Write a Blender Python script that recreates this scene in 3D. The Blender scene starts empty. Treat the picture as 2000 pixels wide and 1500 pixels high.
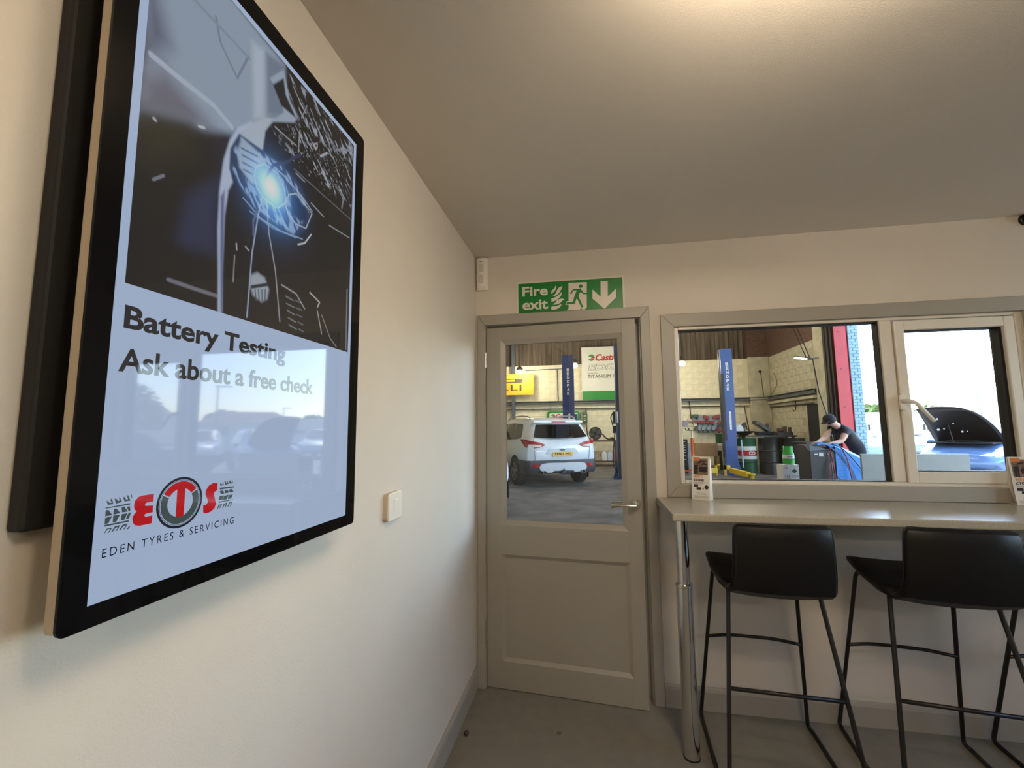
import bpy, bmesh, math, random
import numpy as np
from mathutils import Vector, Matrix

S = bpy.context.scene
COL = S.collection

# ------------------------------------------------------------------ camera
cam_d = bpy.data.cameras.new('camera')
cam_d.sensor_fit = 'HORIZONTAL'
cam_d.sensor_width = 36.0
cam_d.lens = 36.0 * 850.0 / 2000.0
cam_d.clip_start = 0.02
cam_d.clip_end = 500
cam = bpy.data.objects.new('camera', cam_d)
COL.objects.link(cam)
YAW, PITCH, ROLL = 0.1767, 0.1027, -0.0087
cam.matrix_world = (Matrix.Translation((0.6548, -2.4605, 1.4019)) @ Matrix.Rotation(YAW, 4, 'Z')
                    @ Matrix.Rotation(math.pi / 2 + PITCH, 4, 'X') @ Matrix.Rotation(-ROLL * -1, 4, 'Z'))
S.camera = cam

# ------------------------------------------------------------------ exposure
S.view_settings.view_transform = 'Standard'
S.view_settings.look = 'None'
S.view_settings.gamma = 1.0
S.view_settings.exposure = 0.0
S.view_settings.use_curve_mapping = False
S.cycles.max_bounces = 10
S.cycles.diffuse_bounces = 5
S.cycles.glossy_bounces = 5
S.cycles.transparent_max_bounces = 12
S.cycles.caustics_reflective = False
S.cycles.caustics_refractive = False
S.cycles.sample_clamp_indirect = 6.0
S.cycles.use_denoising = True

# ------------------------------------------------------------------ sky and sun
W = bpy.data.worlds.new('sky')
S.world = W
W.use_nodes = True
nt = W.node_tree
nt.nodes.clear()
sky = nt.nodes.new('ShaderNodeTexSky')
sky.sky_type = 'NISHITA'
sky.sun_disc = False
sky.sun_elevation = math.radians(52)
sky.sun_rotation = math.radians(35)
sky.air_density = 1.0
sky.dust_density = 0.7
sky.ozone_density = 2.0
bg = nt.nodes.new('ShaderNodeBackground')
bg.inputs['Strength'].default_value = 1.7
wo = nt.nodes.new('ShaderNodeOutputWorld')
nt.links.new(sky.outputs[0], bg.inputs[0])
nt.links.new(bg.outputs[0], wo.inputs[0])
sun_d = bpy.data.lights.new('sun', 'SUN')
sun_d.energy = 15.0
sun_d.angle = 0.01
sun_d.color = (1.0, 0.95, 0.86)
sun = bpy.data.objects.new('sun', sun_d)
COL.objects.link(sun)
sun.location = (18, 25, 60)
sun.rotation_euler = Vector((-0.30, -0.42, -1.0)).to_track_quat('-Z', 'Y').to_euler()

# lamp strengths (the lamps themselves are built further down)
OFFICE_LAMP = 40.0
OFFICE_LAMP_COL = (1.0, 0.82, 0.60)
WORKSHOP_LAMP = 260.0
SCREEN = 0.60

# ------------------------------------------------------------------ helpers
def srgb(r, g, b):
    def f(c):
        c /= 255.0
        return c / 12.92 if c <= 0.04045 else ((c + 0.055) / 1.055) ** 2.4
    return (f(r), f(g), f(b))

def mat(name, col, rough=0.6, metal=0.0, noise=None, bump=None, spec=0.5, coat=0.0, emit=None, alpha=None, stretch=None, col2=None):
    m = bpy.data.materials.new(name)
    m.use_nodes = True
    n, l = m.node_tree.nodes, m.node_tree.links
    p = n['Principled BSDF']
    p.inputs['Base Color'].default_value = (*col, 1)
    p.inputs['Roughness'].default_value = rough
    p.inputs['Metallic'].default_value = metal
    p.inputs['Specular IOR Level'].default_value = spec
    p.inputs['Coat Weight'].default_value = coat
    if emit:
        p.inputs['Emission Color'].default_value = (*emit[0], 1)
        p.inputs['Emission Strength'].default_value = emit[1]
    if noise or bump:
        tc = n.new('ShaderNodeTexCoord')
        src = tc.outputs['Object']
        if stretch:
            mp = n.new('ShaderNodeMapping')
            mp.inputs['Scale'].default_value = stretch
            l.new(src, mp.inputs[0])
            src = mp.outputs[0]
    if noise:
        sc, amt = noise
        t = n.new('ShaderNodeTexNoise')
        t.inputs['Scale'].default_value = sc
        t.inputs['Detail'].default_value = 5
        l.new(src, t.inputs['Vector'])
        r = n.new('ShaderNodeValToRGB')
        r.color_ramp.elements[0].position = 0.3
        r.color_ramp.elements[1].position = 0.7
        c0 = col2 if col2 else tuple(c * (1 - amt) for c in col)
        c1 = tuple(min(1, c * (1 + amt * 0.5)) for c in col)
        r.color_ramp.elements[0].color = (*c0, 1)
        r.color_ramp.elements[1].color = (*c1, 1)
        l.new(t.outputs['Fac'], r.inputs[0])
        l.new(r.outputs[0], p.inputs['Base Color'])
    if bump:
        sc, st = bump
        t = n.new('ShaderNodeTexNoise')
        t.inputs['Scale'].default_value = sc
        t.inputs['Detail'].default_value = 4
        l.new(src, t.inputs['Vector'])
        b = n.new('ShaderNodeBump')
        b.inputs['Strength'].default_value = st
        b.inputs['Distance'].default_value = 0.01
        l.new(t.outputs['Fac'], b.inputs['Height'])
        l.new(b.outputs[0], p.inputs['Normal'])
    return m

def glass_mat(name, tint=(1, 1, 1), ior=1.45, rough=0.0):
    m = bpy.data.materials.new(name)
    m.use_nodes = True
    n, l = m.node_tree.nodes, m.node_tree.links
    n.clear()
    o = n.new('ShaderNodeOutputMaterial')
    mx = n.new('ShaderNodeMixShader')
    tr = n.new('ShaderNodeBsdfTransparent')
    tr.inputs[0].default_value = (*tint, 1)
    gl = n.new('ShaderNodeBsdfGlossy')
    gl.inputs['Roughness'].default_value = rough
    fr = n.new('ShaderNodeFresnel')
    # the same facing reflectance on both faces of the thin pane
    ge = n.new('ShaderNodeNewGeometry')
    mr = n.new('ShaderNodeMapRange')
    mr.inputs['To Min'].default_value = ior
    mr.inputs['To Max'].default_value = 1.0 / ior
    l.new(ge.outputs['Backfacing'], mr.inputs['Value'])
    l.new(mr.outputs[0], fr.inputs[0])
    l.new(fr.outputs[0], mx.inputs[0])
    l.new(tr.outputs[0], mx.inputs[1])
    l.new(gl.outputs[0], mx.inputs[2])
    l.new(mx.outputs[0], o.inputs[0])
    return m

class MB:
    """collects shapes; build() links them as one mesh object"""
    def __init__(self, local=False):
        self.v, self.f, self.local = [], [], local

    def add(self, vs, fs):
        o = len(self.v)
        self.v += [tuple(map(float, p)) for p in vs]
        self.f += [tuple(i + o for i in q) for q in fs]
        return self

    def box(self, x0, y0, z0, x1, y1, z1):
        return self.add([(x0, y0, z0), (x1, y0, z0), (x1, y1, z0), (x0, y1, z0), (x0, y0, z1), (x1, y0, z1), (x1, y1, z1), (x0, y1, z1)],
                        [(0, 3, 2, 1), (4, 5, 6, 7), (0, 1, 5, 4), (1, 2, 6, 5), (2, 3, 7, 6), (3, 0, 4, 7)])

    def obox(self, c, half, m):
        c = Vector(c)
        vs = []
        for s in ((-1, -1, -1), (1, -1, -1), (1, 1, -1), (-1, 1, -1), (-1, -1, 1), (1, -1, 1), (1, 1, 1), (-1, 1, 1)):
            vs.append(c + m @ Vector((s[0] * half[0], s[1] * half[1], s[2] * half[2])))
        return self.add(vs, [(0, 3, 2, 1), (4, 5, 6, 7), (0, 1, 5, 4), (1, 2, 6, 5), (2, 3, 7, 6), (3, 0, 4, 7)])

    def bar(self, p0, p1, w, h, up=(0, 0, 1)):
        p0, p1 = Vector(p0), Vector(p1)
        d = (p1 - p0)
        L = d.length
        d.normalize()
        u = Vector(up)
        if abs(d.dot(u)) > 0.99:
            u = Vector((0, 1, 0))
        s = d.cross(u).normalized()
        u = s.cross(d).normalized()
        m = Matrix((d, s, u)).transposed()
        return self.obox((p0 + p1) / 2, (L / 2, w / 2, h / 2), m)

    def prism(self, pts, plane, a, b):
        n = len(pts)
        def P(p, t):
            return {'xz': (p[0], t, p[1]), 'yz': (t, p[0], p[1]), 'xy': (p[0], p[1], t)}[plane]
        vs = [P(p, a) for p in pts] + [P(p, b) for p in pts]
        fs = [tuple(range(n)), tuple(range(2 * n - 1, n - 1, -1))]
        fs += [(i, i + n, (i + 1) % n + n, (i + 1) % n) for i in range(n)]
        return self.add(vs, fs)

    def flat(self, pts, plane, t):
        def P(p):
            return {'xz': (p[0], t, p[1]), 'yz': (t, p[0], p[1]), 'xy': (p[0], p[1], t)}[plane]
        return self.add([P(p) for p in pts], [tuple(range(len(pts)))])

    def tube(self, path, r, n=8, closed=False, caps=True):
        path = [Vector(p) for p in path]
        k = len(path)
        rs = r if isinstance(r, (list, tuple)) else [r] * k
        vs, fs, prev = [], [], None
        for i, p in enumerate(path):
            if closed:
                d = (path[(i + 1) % k] - path[i - 1]).normalized()
            else:
                d = (path[min(i + 1, k - 1)] - path[max(i - 1, 0)]).normalized()
            if prev is None:
                a = Vector((0, 0, 1)) if abs(d.z) < 0.9 else Vector((1, 0, 0))
                s = d.cross(a).normalized()
            else:
                s = (prev - d * prev.dot(d)).normalized()
            prev = s
            t = d.cross(s)
            for j in range(n):
                an = 2 * math.pi * j / n
                vs.append(p + (s * math.cos(an) + t * math.sin(an)) * rs[i])
        m = k if closed else k - 1
        for i in range(m):
            for j in range(n):
                a, b = i * n + j, i * n + (j + 1) % n
                c, e = ((i + 1) % k) * n + (j + 1) % n, ((i + 1) % k) * n + j
                fs.append((a, b, c, e))
        if caps and not closed:
            fs.append(tuple(range(n - 1, -1, -1)))
            fs.append(tuple((k - 1) * n + j for j in range(n)))
        return self.add(vs, fs)

    def cyl(self, p0, p1, r, r2=None, n=16):
        return self.tube([p0, p1], [r, r if r2 is None else r2], n)

    def lathe(self, prof, c=(0, 0, 0), n=20, axis='z', caps=True):
        vs, fs = [], []
        for (r, z) in prof:
            for j in range(n):
                a = 2 * math.pi * j / n
                x, y = r * math.cos(a), r * math.sin(a)
                p = {'z': (x, y, z), 'x': (z, x, y), 'y': (x, z, y)}[axis]
                vs.append((p[0] + c[0], p[1] + c[1], p[2] + c[2]))
        for i in range(len(prof) - 1):
            for j in range(n):
                fs.append((i * n + j, i * n + (j + 1) % n, (i + 1) * n + (j + 1) % n, (i + 1) * n + j))
        if caps:
            fs.append(tuple(range(n - 1, -1, -1)))
            fs.append(tuple((len(prof) - 1) * n + j for j in range(n)))
        return self.add(vs, fs)

    def ball(self, c, r, n=12, m=8):
        rx, ry, rz = r if isinstance(r, (tuple, list)) else (r, r, r)
        vs = [(c[0], c[1], c[2] - rz)]
        for i in range(1, m):
            th = math.pi * i / m
            for j in range(n):
                ph = 2 * math.pi * j / n
                vs.append((c[0] + rx * math.sin(th) * math.cos(ph), c[1] + ry * math.sin(th) * math.sin(ph), c[2] - rz * math.cos(th)))
        vs.append((c[0], c[1], c[2] + rz))
        fs = [(0, 1 + (j + 1) % n, 1 + j) for j in range(n)]
        for i in range(m - 2):
            for j in range(n):
                a = 1 + i * n
                fs.append((a + j, a + (j + 1) % n, a + n + (j + 1) % n, a + n + j))
        t = len(vs) - 1
        a = 1 + (m - 2) * n
        fs += [(a + j, a + (j + 1) % n, t) for j in range(n)]
        return self.add(vs, fs)

    def loft(self, rings, close=True, caps=True):
        n = len(rings[0])
        vs = [p for r in rings for p in r]
        fs = []
        for i in range(len(rings) - 1):
            for j in range(n if close else n - 1):
                fs.append((i * n + j, i * n + (j + 1) % n, (i + 1) * n + (j + 1) % n, (i + 1) * n + j))
        if caps:
            fs.append(tuple(range(n - 1, -1, -1)))
            fs.append(tuple((len(rings) - 1) * n + j for j in range(n)))
        return self.add(vs, fs)

    def mesh(self, name):
        me = bpy.data.meshes.new(name)
        me.from_pydata(self.v, [], self.f)
        bm = bmesh.new()
        bm.from_mesh(me)
        bmesh.ops.recalc_face_normals(bm, faces=bm.faces)
        bm.to_mesh(me)
        bm.free()
        return me

    def build(self, name, m, parent=None, smooth=False, bevel=0, segs=2, sub=0, label=None):
        root = parent
        while root is not None and root.parent is not None:
            root = root.parent
        if parent is not None and not self.local:
            L = root.location
            self.v = [(p[0] - L.x, p[1] - L.y, p[2] - L.z) for p in self.v]
        loc = None
        if parent is None and not self.local:
            a = np.array(self.v)
            lo, hi = a.min(0), a.max(0)
            loc = ((lo[0] + hi[0]) / 2, (lo[1] + hi[1]) / 2, lo[2])
            self.v = [(p[0] - loc[0], p[1] - loc[1], p[2] - loc[2]) for p in self.v]
        me = self.mesh(name)
        ms = m if isinstance(m, (list, tuple)) else [m]
        for x in ms:
            me.materials.append(x)
        if smooth:
            me.polygons.foreach_set('use_smooth', [True] * len(me.polygons))
            if smooth != 'all':
                me.set_sharp_from_angle(angle=math.radians(35))
        o = bpy.data.objects.new(name, me)
        COL.objects.link(o)
        if loc:
            o.location = loc
        if parent is not None:
            o.parent = parent
        if bevel:
            b = o.modifiers.new('bevel', 'BEVEL')
            b.width = bevel
            b.segments = segs
            b.limit_method = 'ANGLE'
        if sub:
            s = o.modifiers.new('subdivision', 'SUBSURF')
            s.levels = s.render_levels = sub
        if label:
            o['label'] = label
        return o

def tag(o, label, cat, group=None, kind=None):
    o['label'] = label
    o['category'] = cat
    if group:
        o['group'] = group
    if kind:
        o['kind'] = kind
    return o

def thing(name, label, cat, loc=(0, 0, 0), rotz=0.0, group=None, kind=None):
    o = bpy.data.objects.new(name, None)
    COL.objects.link(o)
    o.location = loc
    o.rotation_euler = (0, 0, rotz)
    o.empty_display_size = 0.1
    return tag(o, label, cat, group, kind)

def copy_tree(o, parent=None):
    c = o.copy()
    COL.objects.link(c)
    c.parent = parent
    for ch in [x for x in bpy.data.objects if x.parent == o]:
        copy_tree(ch, c)
    return c

def text_mb(s, box, plane, t, depth=0.0, bold=0.0, spacing=1.0, shear=0.0, vertical=False, mirror=False, local=False):
    """lettering fitted into box (a0,b0,a1,b1) of a plane; a flat or slightly raised mesh"""
    c = bpy.data.curves.new('lettering', 'FONT')
    c.body = s
    c.size = 1.0
    c.offset = bold
    c.space_character = spacing
    c.shear = shear
    c.resolution_u = 4
    o = bpy.data.objects.new('lettering', c)
    COL.objects.link(o)
    dg = bpy.context.evaluated_depsgraph_get()
    ev = o.evaluated_get(dg)
    me = ev.to_mesh()
    vs = [tuple(v.co) for v in me.vertices]
    fs = [tuple(p.vertices) for p in me.polygons]
    ev.to_mesh_clear()
    bpy.data.objects.remove(o)
    bpy.data.curves.remove(c)
    xs = [v[0] for v in vs]
    ys = [v[1] for v in vs]
    x0, x1, y0, y1 = min(xs), max(xs), min(ys), max(ys)
    mb = MB(local)
    out = []
    for v in vs:
        u = (v[0] - x0) / (x1 - x0)
        w = (v[1] - y0) / (y1 - y0)
        if mirror:
            u = 1 - u
        a = box[0] + u * (box[2] - box[0])
        b = box[1] + w * (box[3] - box[1])
        if plane == 'xz':
            out.append((a, t, b))
        elif plane == 'yz':
            out.append((t, a, b))
        else:
            out.append((a, b, t))
    mb.add(out, fs)
    return mb

def circle(c, r, n=28, ry=None):
    return [(c[0] + r * math.cos(2 * math.pi * i / n), c[1] + (ry or r) * math.sin(2 * math.pi * i / n)) for i in range(n)]

def rrect(x0, y0, x1, y1, r, n=4):
    pts = []
    for cx, cy, a0 in ((x1 - r, y1 - r, 0), (x0 + r, y1 - r, 90), (x0 + r, y0 + r, 180), (x1 - r, y0 + r, 270)):
        for i in range(n + 1):
            a = math.radians(a0 + 90 * i / n)
            pts.append((cx + r * math.cos(a), cy + r * math.sin(a)))
    return pts

def arc_path(pts, r=0.05, n=5):
    """polyline with its inner corners rounded"""
    pts = [Vector(p) for p in pts]
    out = [pts[0]]
    for i in range(1, len(pts) - 1):
        a, b, c = pts[i - 1], pts[i], pts[i + 1]
        d1, d2 = (a - b), (c - b)
        k = min(r, d1.length * 0.45, d2.length * 0.45)
        p, q = b + d1.normalized() * k, b + d2.normalized() * k
        for j in range(n + 1):
            t = j / n
            out.append((1 - t) ** 2 * p + 2 * t * (1 - t) * b + t * t * q)
    out.append(pts[-1])
    return out

# ------------------------------------------------------------------ materials
M = {}
M['wall'] = mat('wall_paint', srgb(214, 205, 192), 0.75, bump=(260, 0.10), noise=(3, 0.03))
M['ceiling'] = mat('ceiling_paint', srgb(222, 214, 202), 0.8, bump=(220, 0.10))
M['floor'] = mat('floor_vinyl', srgb(124, 120, 110), 0.62, noise=(14, 0.10), bump=(120, 0.05))
M['trim'] = mat('grey_trim_paint', srgb(158, 153, 143), 0.42, bump=(160, 0.04))
M['door'] = mat('grey_door_paint', srgb(156, 151, 141), 0.40, bump=(160, 0.04))
M['upvc'] = mat('white_upvc', srgb(226, 218, 204), 0.32)
M['gasket'] = mat('black_rubber', srgb(22, 20, 18), 0.6)
M['glass'] = glass_mat('window_glass', (0.97, 0.98, 0.975))
M['chrome'] = mat('chrome', (0.72, 0.71, 0.68), 0.10, 1.0)
M['steel'] = mat('brushed_steel', (0.55, 0.53, 0.50), 0.30, 1.0)
M['black'] = mat('black_plastic', srgb(20, 19, 19), 0.35)
M['blackmatte'] = mat('black_matte', srgb(16, 15, 15), 0.7)
M['leather'] = mat('black_leather', srgb(11, 10, 10), 0.45, bump=(260, 0.06), spec=0.35)
M['stoolmetal'] = mat('dark_metal', srgb(30, 26, 25), 0.40, 0.2)
M['worktop'] = mat('speckled_worktop', srgb(176, 168, 150), 0.24, noise=(160, 0.16))
M['worktop_edge'] = mat('worktop_edging', srgb(128, 132, 130), 0.35)
M['white_plastic'] = mat('white_plastic', srgb(232, 226, 214), 0.38)
M['paper'] = mat('white_paper', srgb(228, 224, 218), 0.6)
M['sign_green'] = mat('sign_green', srgb(18, 120, 48), 0.30)
M['sign_white'] = mat('sign_white', srgb(224, 214, 200), 0.30)
M['aluminium'] = mat('aluminium_edge', (0.62, 0.58, 0.52), 0.28, 1.0)

# ================================================================== the office: large structure
H = 2.424
RX, RY = 5.2, -6.2          # right wall, rear wall
def struct(mb, name, m, label=None, cat=None, **k):
    o = mb.build(name, m, None, **k)
    o['kind'] = 'structure'
    if label:
        o['label'] = label
    if cat:
        o['category'] = cat
    return o

struct(MB().box(-0.1, RY, -0.08, RX, 0.12, 0.0), 'floor', M['floor'], 'grey vinyl floor of the waiting room', 'floor')
struct(MB().box(-0.12, RY, H, RX, 0.12, H + 0.1), 'ceiling', M['ceiling'], 'plain pale ceiling of the waiting room', 'ceiling')
struct(MB().box(-0.12, RY, 0, 0.0, 0.0, H), 'wall_left', M['wall'], 'plain off-white wall behind the advertising display', 'wall')
R0, R1, RZ0, RZ1 = -3.05, -0.14, 1.04, 2.36
struct(MB().box(RX, RY, 0, RX + 0.12, R0, H).box(RX, R1, 0, RX + 0.12, 0.0, H).box(RX, R0, 0, RX + 0.12, R1, RZ0).box(RX, R0, RZ1, RX + 0.12, R1, H),
       'wall_right', M['wall'], 'off-white wall with a wide window, outside the right of the picture', 'wall')
struct(MB().box(-0.12, RY - 0.12, 0, RX + 0.12, RY, H), 'wall_back', M['wall'], 'plain off-white wall behind the camera', 'wall')
# wall with the door and the window: built round its two openings
DX0, DX1, DZ = 0.050, 0.945, 2.018
WX0, WX1, WZ0, WZ1 = 1.118, 2.719, 1.1065, 1.948
wf = MB()
wf.box(-0.12, 0, 0, DX0, 0.11, H)
wf.box(DX0, 0, DZ, DX1, 0.11, H)
wf.box(DX1, 0, 0, WX0, 0.11, H)
wf.box(WX0, 0, 0, WX1, 0.11, WZ0)
wf.box(WX0, 0, WZ1, WX1, 0.11, H)
wf.box(WX1, 0, 0, RX + 0.12, 0.11, H)
struct(wf, 'wall_front', M['wall'], 'off-white wall with the grey door and the window to the workshop', 'wall')

# skirting boards with a rounded top edge
def skirting(name, p0, p1, nx, ny, label):
    prof = [(0, 0), (0.016, 0), (0.016, 0.088), (0.012, 0.100), (0.006, 0.1067), (0, 0.1067)]
    rings = []
    for p in (p0, p1):
        rings.append([(p[0] + nx * a, p[1] + ny * a, z) for a, z in prof])
    return struct(MB().loft(rings), name, M['trim'], label, 'skirting')
skirting('baseboard_left', (0, RY), (0, -0.002), 1, 0, 'grey skirting board along the wall under the display')
skirting('baseboard_front', (0.992, 0), (RX, 0), 0, -1, 'grey skirting board under the window counter')
skirting('baseboard_right', (RX, RY), (RX, 0), -1, 0, 'grey skirting board of the right wall')
skirting('baseboard_back', (0, RY), (RX, RY), 0, 1, 'grey skirting board of the rear wall')

# door lining and architrave with mitred corners
tr = thing('trim_1', 'grey painted door frame with mitred corners around the half-glazed door', 'door frame', (0.5, 0, 0), kind='structure')
MB().prism([(0.0125, 0), (0.056, 0), (0.056, 2.008), (0.0125, 2.07)], 'xz', -0.016, 0.0).build('architrave_side', M['trim'], tr, bevel=0.003)
MB().prism([(0.940, 0), (0.991, 0), (0.991, 2.07), (0.940, 2.0085)], 'xz', -0.016, 0.0).build('architrave_side', M['trim'], tr, bevel=0.003)
MB().prism([(0.0125, 2.07), (0.056, 2.009), (0.940, 2.009), (0.991, 2.07)], 'xz', -0.016, 0.0).build('architrave_head', M['trim'], tr, bevel=0.003)
MB().box(DX0, 0.0, 0, DX0 + 0.010, 0.11, DZ).build('jamb', M['trim'], tr)
MB().box(DX1 - 0.010, 0.0, 0, DX1, 0.11, DZ).build('jamb', M['trim'], tr)
MB().box(DX0 + 0.010, 0.0, DZ - 0.012, DX1 - 0.010, 0.11, DZ).build('jamb_head', M['trim'], tr)
MB().box(DX0 + 0.010, 0.062, 0, DX0 + 0.024, 0.09, DZ - 0.012).build('door_stop', M['trim'], tr)
MB().box(DX1 - 0.024, 0.062, 0, DX1 - 0.010, 0.09, DZ - 0.012).build('door_stop', M['trim'], tr)
MB().box(DX0 + 0.024, 0.062, DZ - 0.026, DX1 - 0.024, 0.09, DZ - 0.012).build('door_stop', M['trim'], tr)

# ------------------------------------------------------------------ the half-glazed door, a few degrees ajar
door = thing('door_1', 'grey half-glazed fire exit door standing slightly ajar', 'door', (0.0625, 0.008, 0.004), math.radians(-5.0), kind='structure')
LW, LH, LT = 0.847, 1.990, 0.040
gx0, gx1, gz0, gz1 = 0.088, 0.776, 0.862, 1.913
px0, px1, pz0, pz1 = 0.082, 0.772, 0.142, 0.702
def rail(nm, x0, z0, x1, z1):
    MB(True).box(x0, 0, z0, x1, LT, z1).build(nm, M['door'], door, bevel=0.0012)
rail('stile', 0, 0, gx0, LH)
rail('stile', gx1, 0, LW, LH)
rail('top_rail', gx0, gz1, gx1, LH)
rail('middle_rail', gx0, pz1, gx1, gz0)
rail('bottom_rail', gx0, 0, gx1, pz0)
pn = MB(True).box(gx0, 0.014, pz0, gx1, 0.026, pz1).build('lower_panel', M['door'], door)
def moulding(x0, z0, x1, z1, w, d):
    mb = MB(True)
    o = [(x0, z0), (x1, z0), (x1, z1), (x0, z1)]
    i = [(x0 + w, z0 + w), (x1 - w, z0 + w), (x1 - w, z1 - w), (x0 + w, z1 - w)]
    vs = [(p[0], 0.002, p[1]) for p in o] + [(p[0], d, p[1]) for p in i] + [(p[0], d + 0.004, p[1]) for p in o]
    fs = []
    for k in range(4):
        j = (k + 1) % 4
        fs += [(k, j, j + 4, k + 4), (k, j, j + 8, k + 8), (k + 4, j + 4, j + 8, k + 8)]
    return mb.add(vs, fs)
moulding(gx0, gz0, gx1, gz1, 0.026, 0.013).build('glazing_bead', M['door'], door)
moulding(gx0, pz0, gx1, pz1, 0.018, 0.012).build('panel_moulding', M['door'], door)
mb = moulding(gx0, gz0, gx1, gz1, 0.026, 0.013)
mb.v = [(p[0], LT - p[1], p[2]) for p in mb.v]
mb.build('glazing_bead', M['door'], door)
MB(True).box(gx0 + 0.01, 0.018, gz0 + 0.01, gx1 - 0.01, 0.022, gz1 - 0.01).build('pane', M['glass'], door)
hd = MB(True)
hd.lathe([(0.026, 0.0), (0.026, -0.004), (0.023, -0.008), (0.012, -0.009), (0.010, -0.03), (0.010, -0.045)], (0.815, 0, 0.998), 24, 'y')
rose = hd.build('handle_rose', M['chrome'], door, smooth=True)
lv = MB(True)
pts = [(0.822, -0.046, 0.998), (0.80, -0.050, 0.999), (0.76, -0.052, 1.000), (0.72, -0.052, 0.999), (0.695, -0.052, 0.998)]
lv.loft([[(p[0], p[1] + 0.006 * math.cos(a), p[2] + h * math.sin(a)) for a in [2 * math.pi * j / 12 for j in range(12)]]
         for p, h in zip(pts, (0.009, 0.009, 0.007, 0.009, 0.014))])
lv.build('lever', M['chrome'], rose, smooth=True)
hd = MB(True)
hd.lathe([(0.026, LT), (0.026, LT + 0.006), (0.010, LT + 0.010), (0.010, LT + 0.045)], (0.815, 0, 0.998), 20, 'y')
rose2 = hd.build('handle_rose', M['chrome'], door, smooth=True)
MB(True).tube(arc_path([(0.815, LT + 0.045, 0.998), (0.76, LT + 0.05, 1.0), (0.70, LT + 0.05, 0.998)]), 0.008, 8).build('lever', M['chrome'], rose2, smooth=True)
for z in (1.755, 0.238):
    hb = MB(True).cyl((-0.004, -0.005, z), (-0.004, -0.005, z + 0.090), 0.0055, n=10)
    hb.cyl((-0.004, -0.005, z + 0.090), (-0.004, -0.005, z + 0.095), 0.004, 0.002, n=10)
    hb.build('hinge', M['steel'], door, smooth=True)

# ------------------------------------------------------------------ the window
win = thing('window_1', 'white framed window with one wide fixed pane and one opening sash', 'window', (1.92, 0, 1.04), kind='structure')
# grey architrave boards with mitres
ax0, ax1, az0, az1 = 1.0472, 2.785, 1.037, 2.0187
MB().prism([(ax0, az0), (WX0, WZ0), (WX0, WZ1), (ax0, az1)], 'xz', -0.016, 0.0).build('architrave', M['trim'], win, bevel=0.0025)
MB().prism([(ax1, az0), (WX1, WZ0), (WX1, WZ1), (ax1, az1)], 'xz', -0.016, 0.0).build('architrave', M['trim'], win, bevel=0.0025)
MB().prism([(ax0, az1), (WX0, WZ1), (WX1, WZ1), (ax1, az1)], 'xz', -0.016, 0.0).build('architrave', M['trim'], win, bevel=0.0025)
MB().prism([(ax0, az0), (WX0, WZ0), (WX1, WZ0), (ax1, az0)], 'xz', -0.016, 0.0).build('architrave', M['trim'], win, bevel=0.0025)
# white frame
FY0, FY1 = 0.004, 0.072
fw_ = 0.022
MX0, MX1 = 2.112, 2.166
def member(nm, x0, z0, x1, z1, par=win, y0=FY0, y1=FY1, bev=0.004):
    return MB().box(x0, y0, z0, x1, y1, z1).build(nm, M['upvc'], par, bevel=bev)
member('frame_side', WX0, WZ0, WX0 + fw_, WZ1)
member('frame_side', WX1 - fw_ - 0.006, WZ0, WX1, WZ1)
member('frame_head', WX0 + fw_, WZ1 - 0.016, WX1 - fw_ - 0.006, WZ1)
member('frame_sill', WX0 + fw_, WZ0, WX1 - fw_ - 0.006, WZ0 + 0.019)
member('mullion', MX0, WZ0 + 0.019, MX1, WZ1 - 0.016)
# black gaskets round the fixed pane
gk = MB()
a, b, c, d = WX0 + fw_, MX0, WZ0 + 0.019, WZ1 - 0.016
for q in ((a, c, b, c + 0.004), (a, d - 0.006, b, d), (a, c, a + 0.003, d), (b - 0.004, c, b, d)):
    gk.box(q[0], 0.018, q[1], q[2], 0.060, q[3])
gk.build('gasket', M['gasket'], win)
MB().box(a, 0.034, c, b, 0.038, d).build('fixed_pane', M['glass'], win)
# opening sash
sa = MB()
sx0, sx1, sz0, sz1 = 2.171, 2.683, 1.122, 1.927
sw = 0.044
sash = MB().box(sx0, -0.004, sz0, sx0 + sw, 0.066, sz1).box(sx1 - sw, -0.004, sz0, sx1, 0.066, sz1) \
    .box(sx0 + sw, -0.004, sz0, sx1 - sw, 0.066, sz0 + sw + 0.012).box(sx0 + sw, -0.004, sz1 - sw - 0.006, sx1 - sw, 0.066, sz1) \
    .build('sash', M['upvc'], win, bevel=0.005)
gk = MB()
a, b, c, d = sx0 + sw, sx1 - sw, sz0 + sw + 0.012, sz1 - sw - 0.006
for q in ((a, c, b, c + 0.004), (a, d - 0.003, b, d), (a, c, a + 0.003, d), (b - 0.012, c, b, d)):
    gk.box(q[0], 0.014, q[1], q[2], 0.064, q[3])
gk.build('gasket', M['gasket'], sash)
MB().box(a, 0.032, c, b, 0.036, d).build('sash_pane', M['glass'], sash)
hd = MB().prism(rrect(2.160, 1.478, 2.186, 1.552, 0.008), 'xz', -0.004, -0.014).build('handle_plate', M['white_plastic'], sash, smooth=True)
pth = arc_path([(2.173, -0.012, 1.520), (2.173, -0.050, 1.520), (2.200, -0.056, 1.512), (2.268, -0.056, 1.420)], 0.02, 5)
MB().tube(pth, [0.011] * (len(pth) - 6) + [0.0095] * 6, 10).build('handle_lever', M['white_plastic'], hd, smooth='all')
# outer sill in the wall thickness
MB().box(WX0, FY1, WZ0 - 0.004, WX1, 0.16, WZ0 + 0.006).build('outer_sill', M['upvc'], win)

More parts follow.
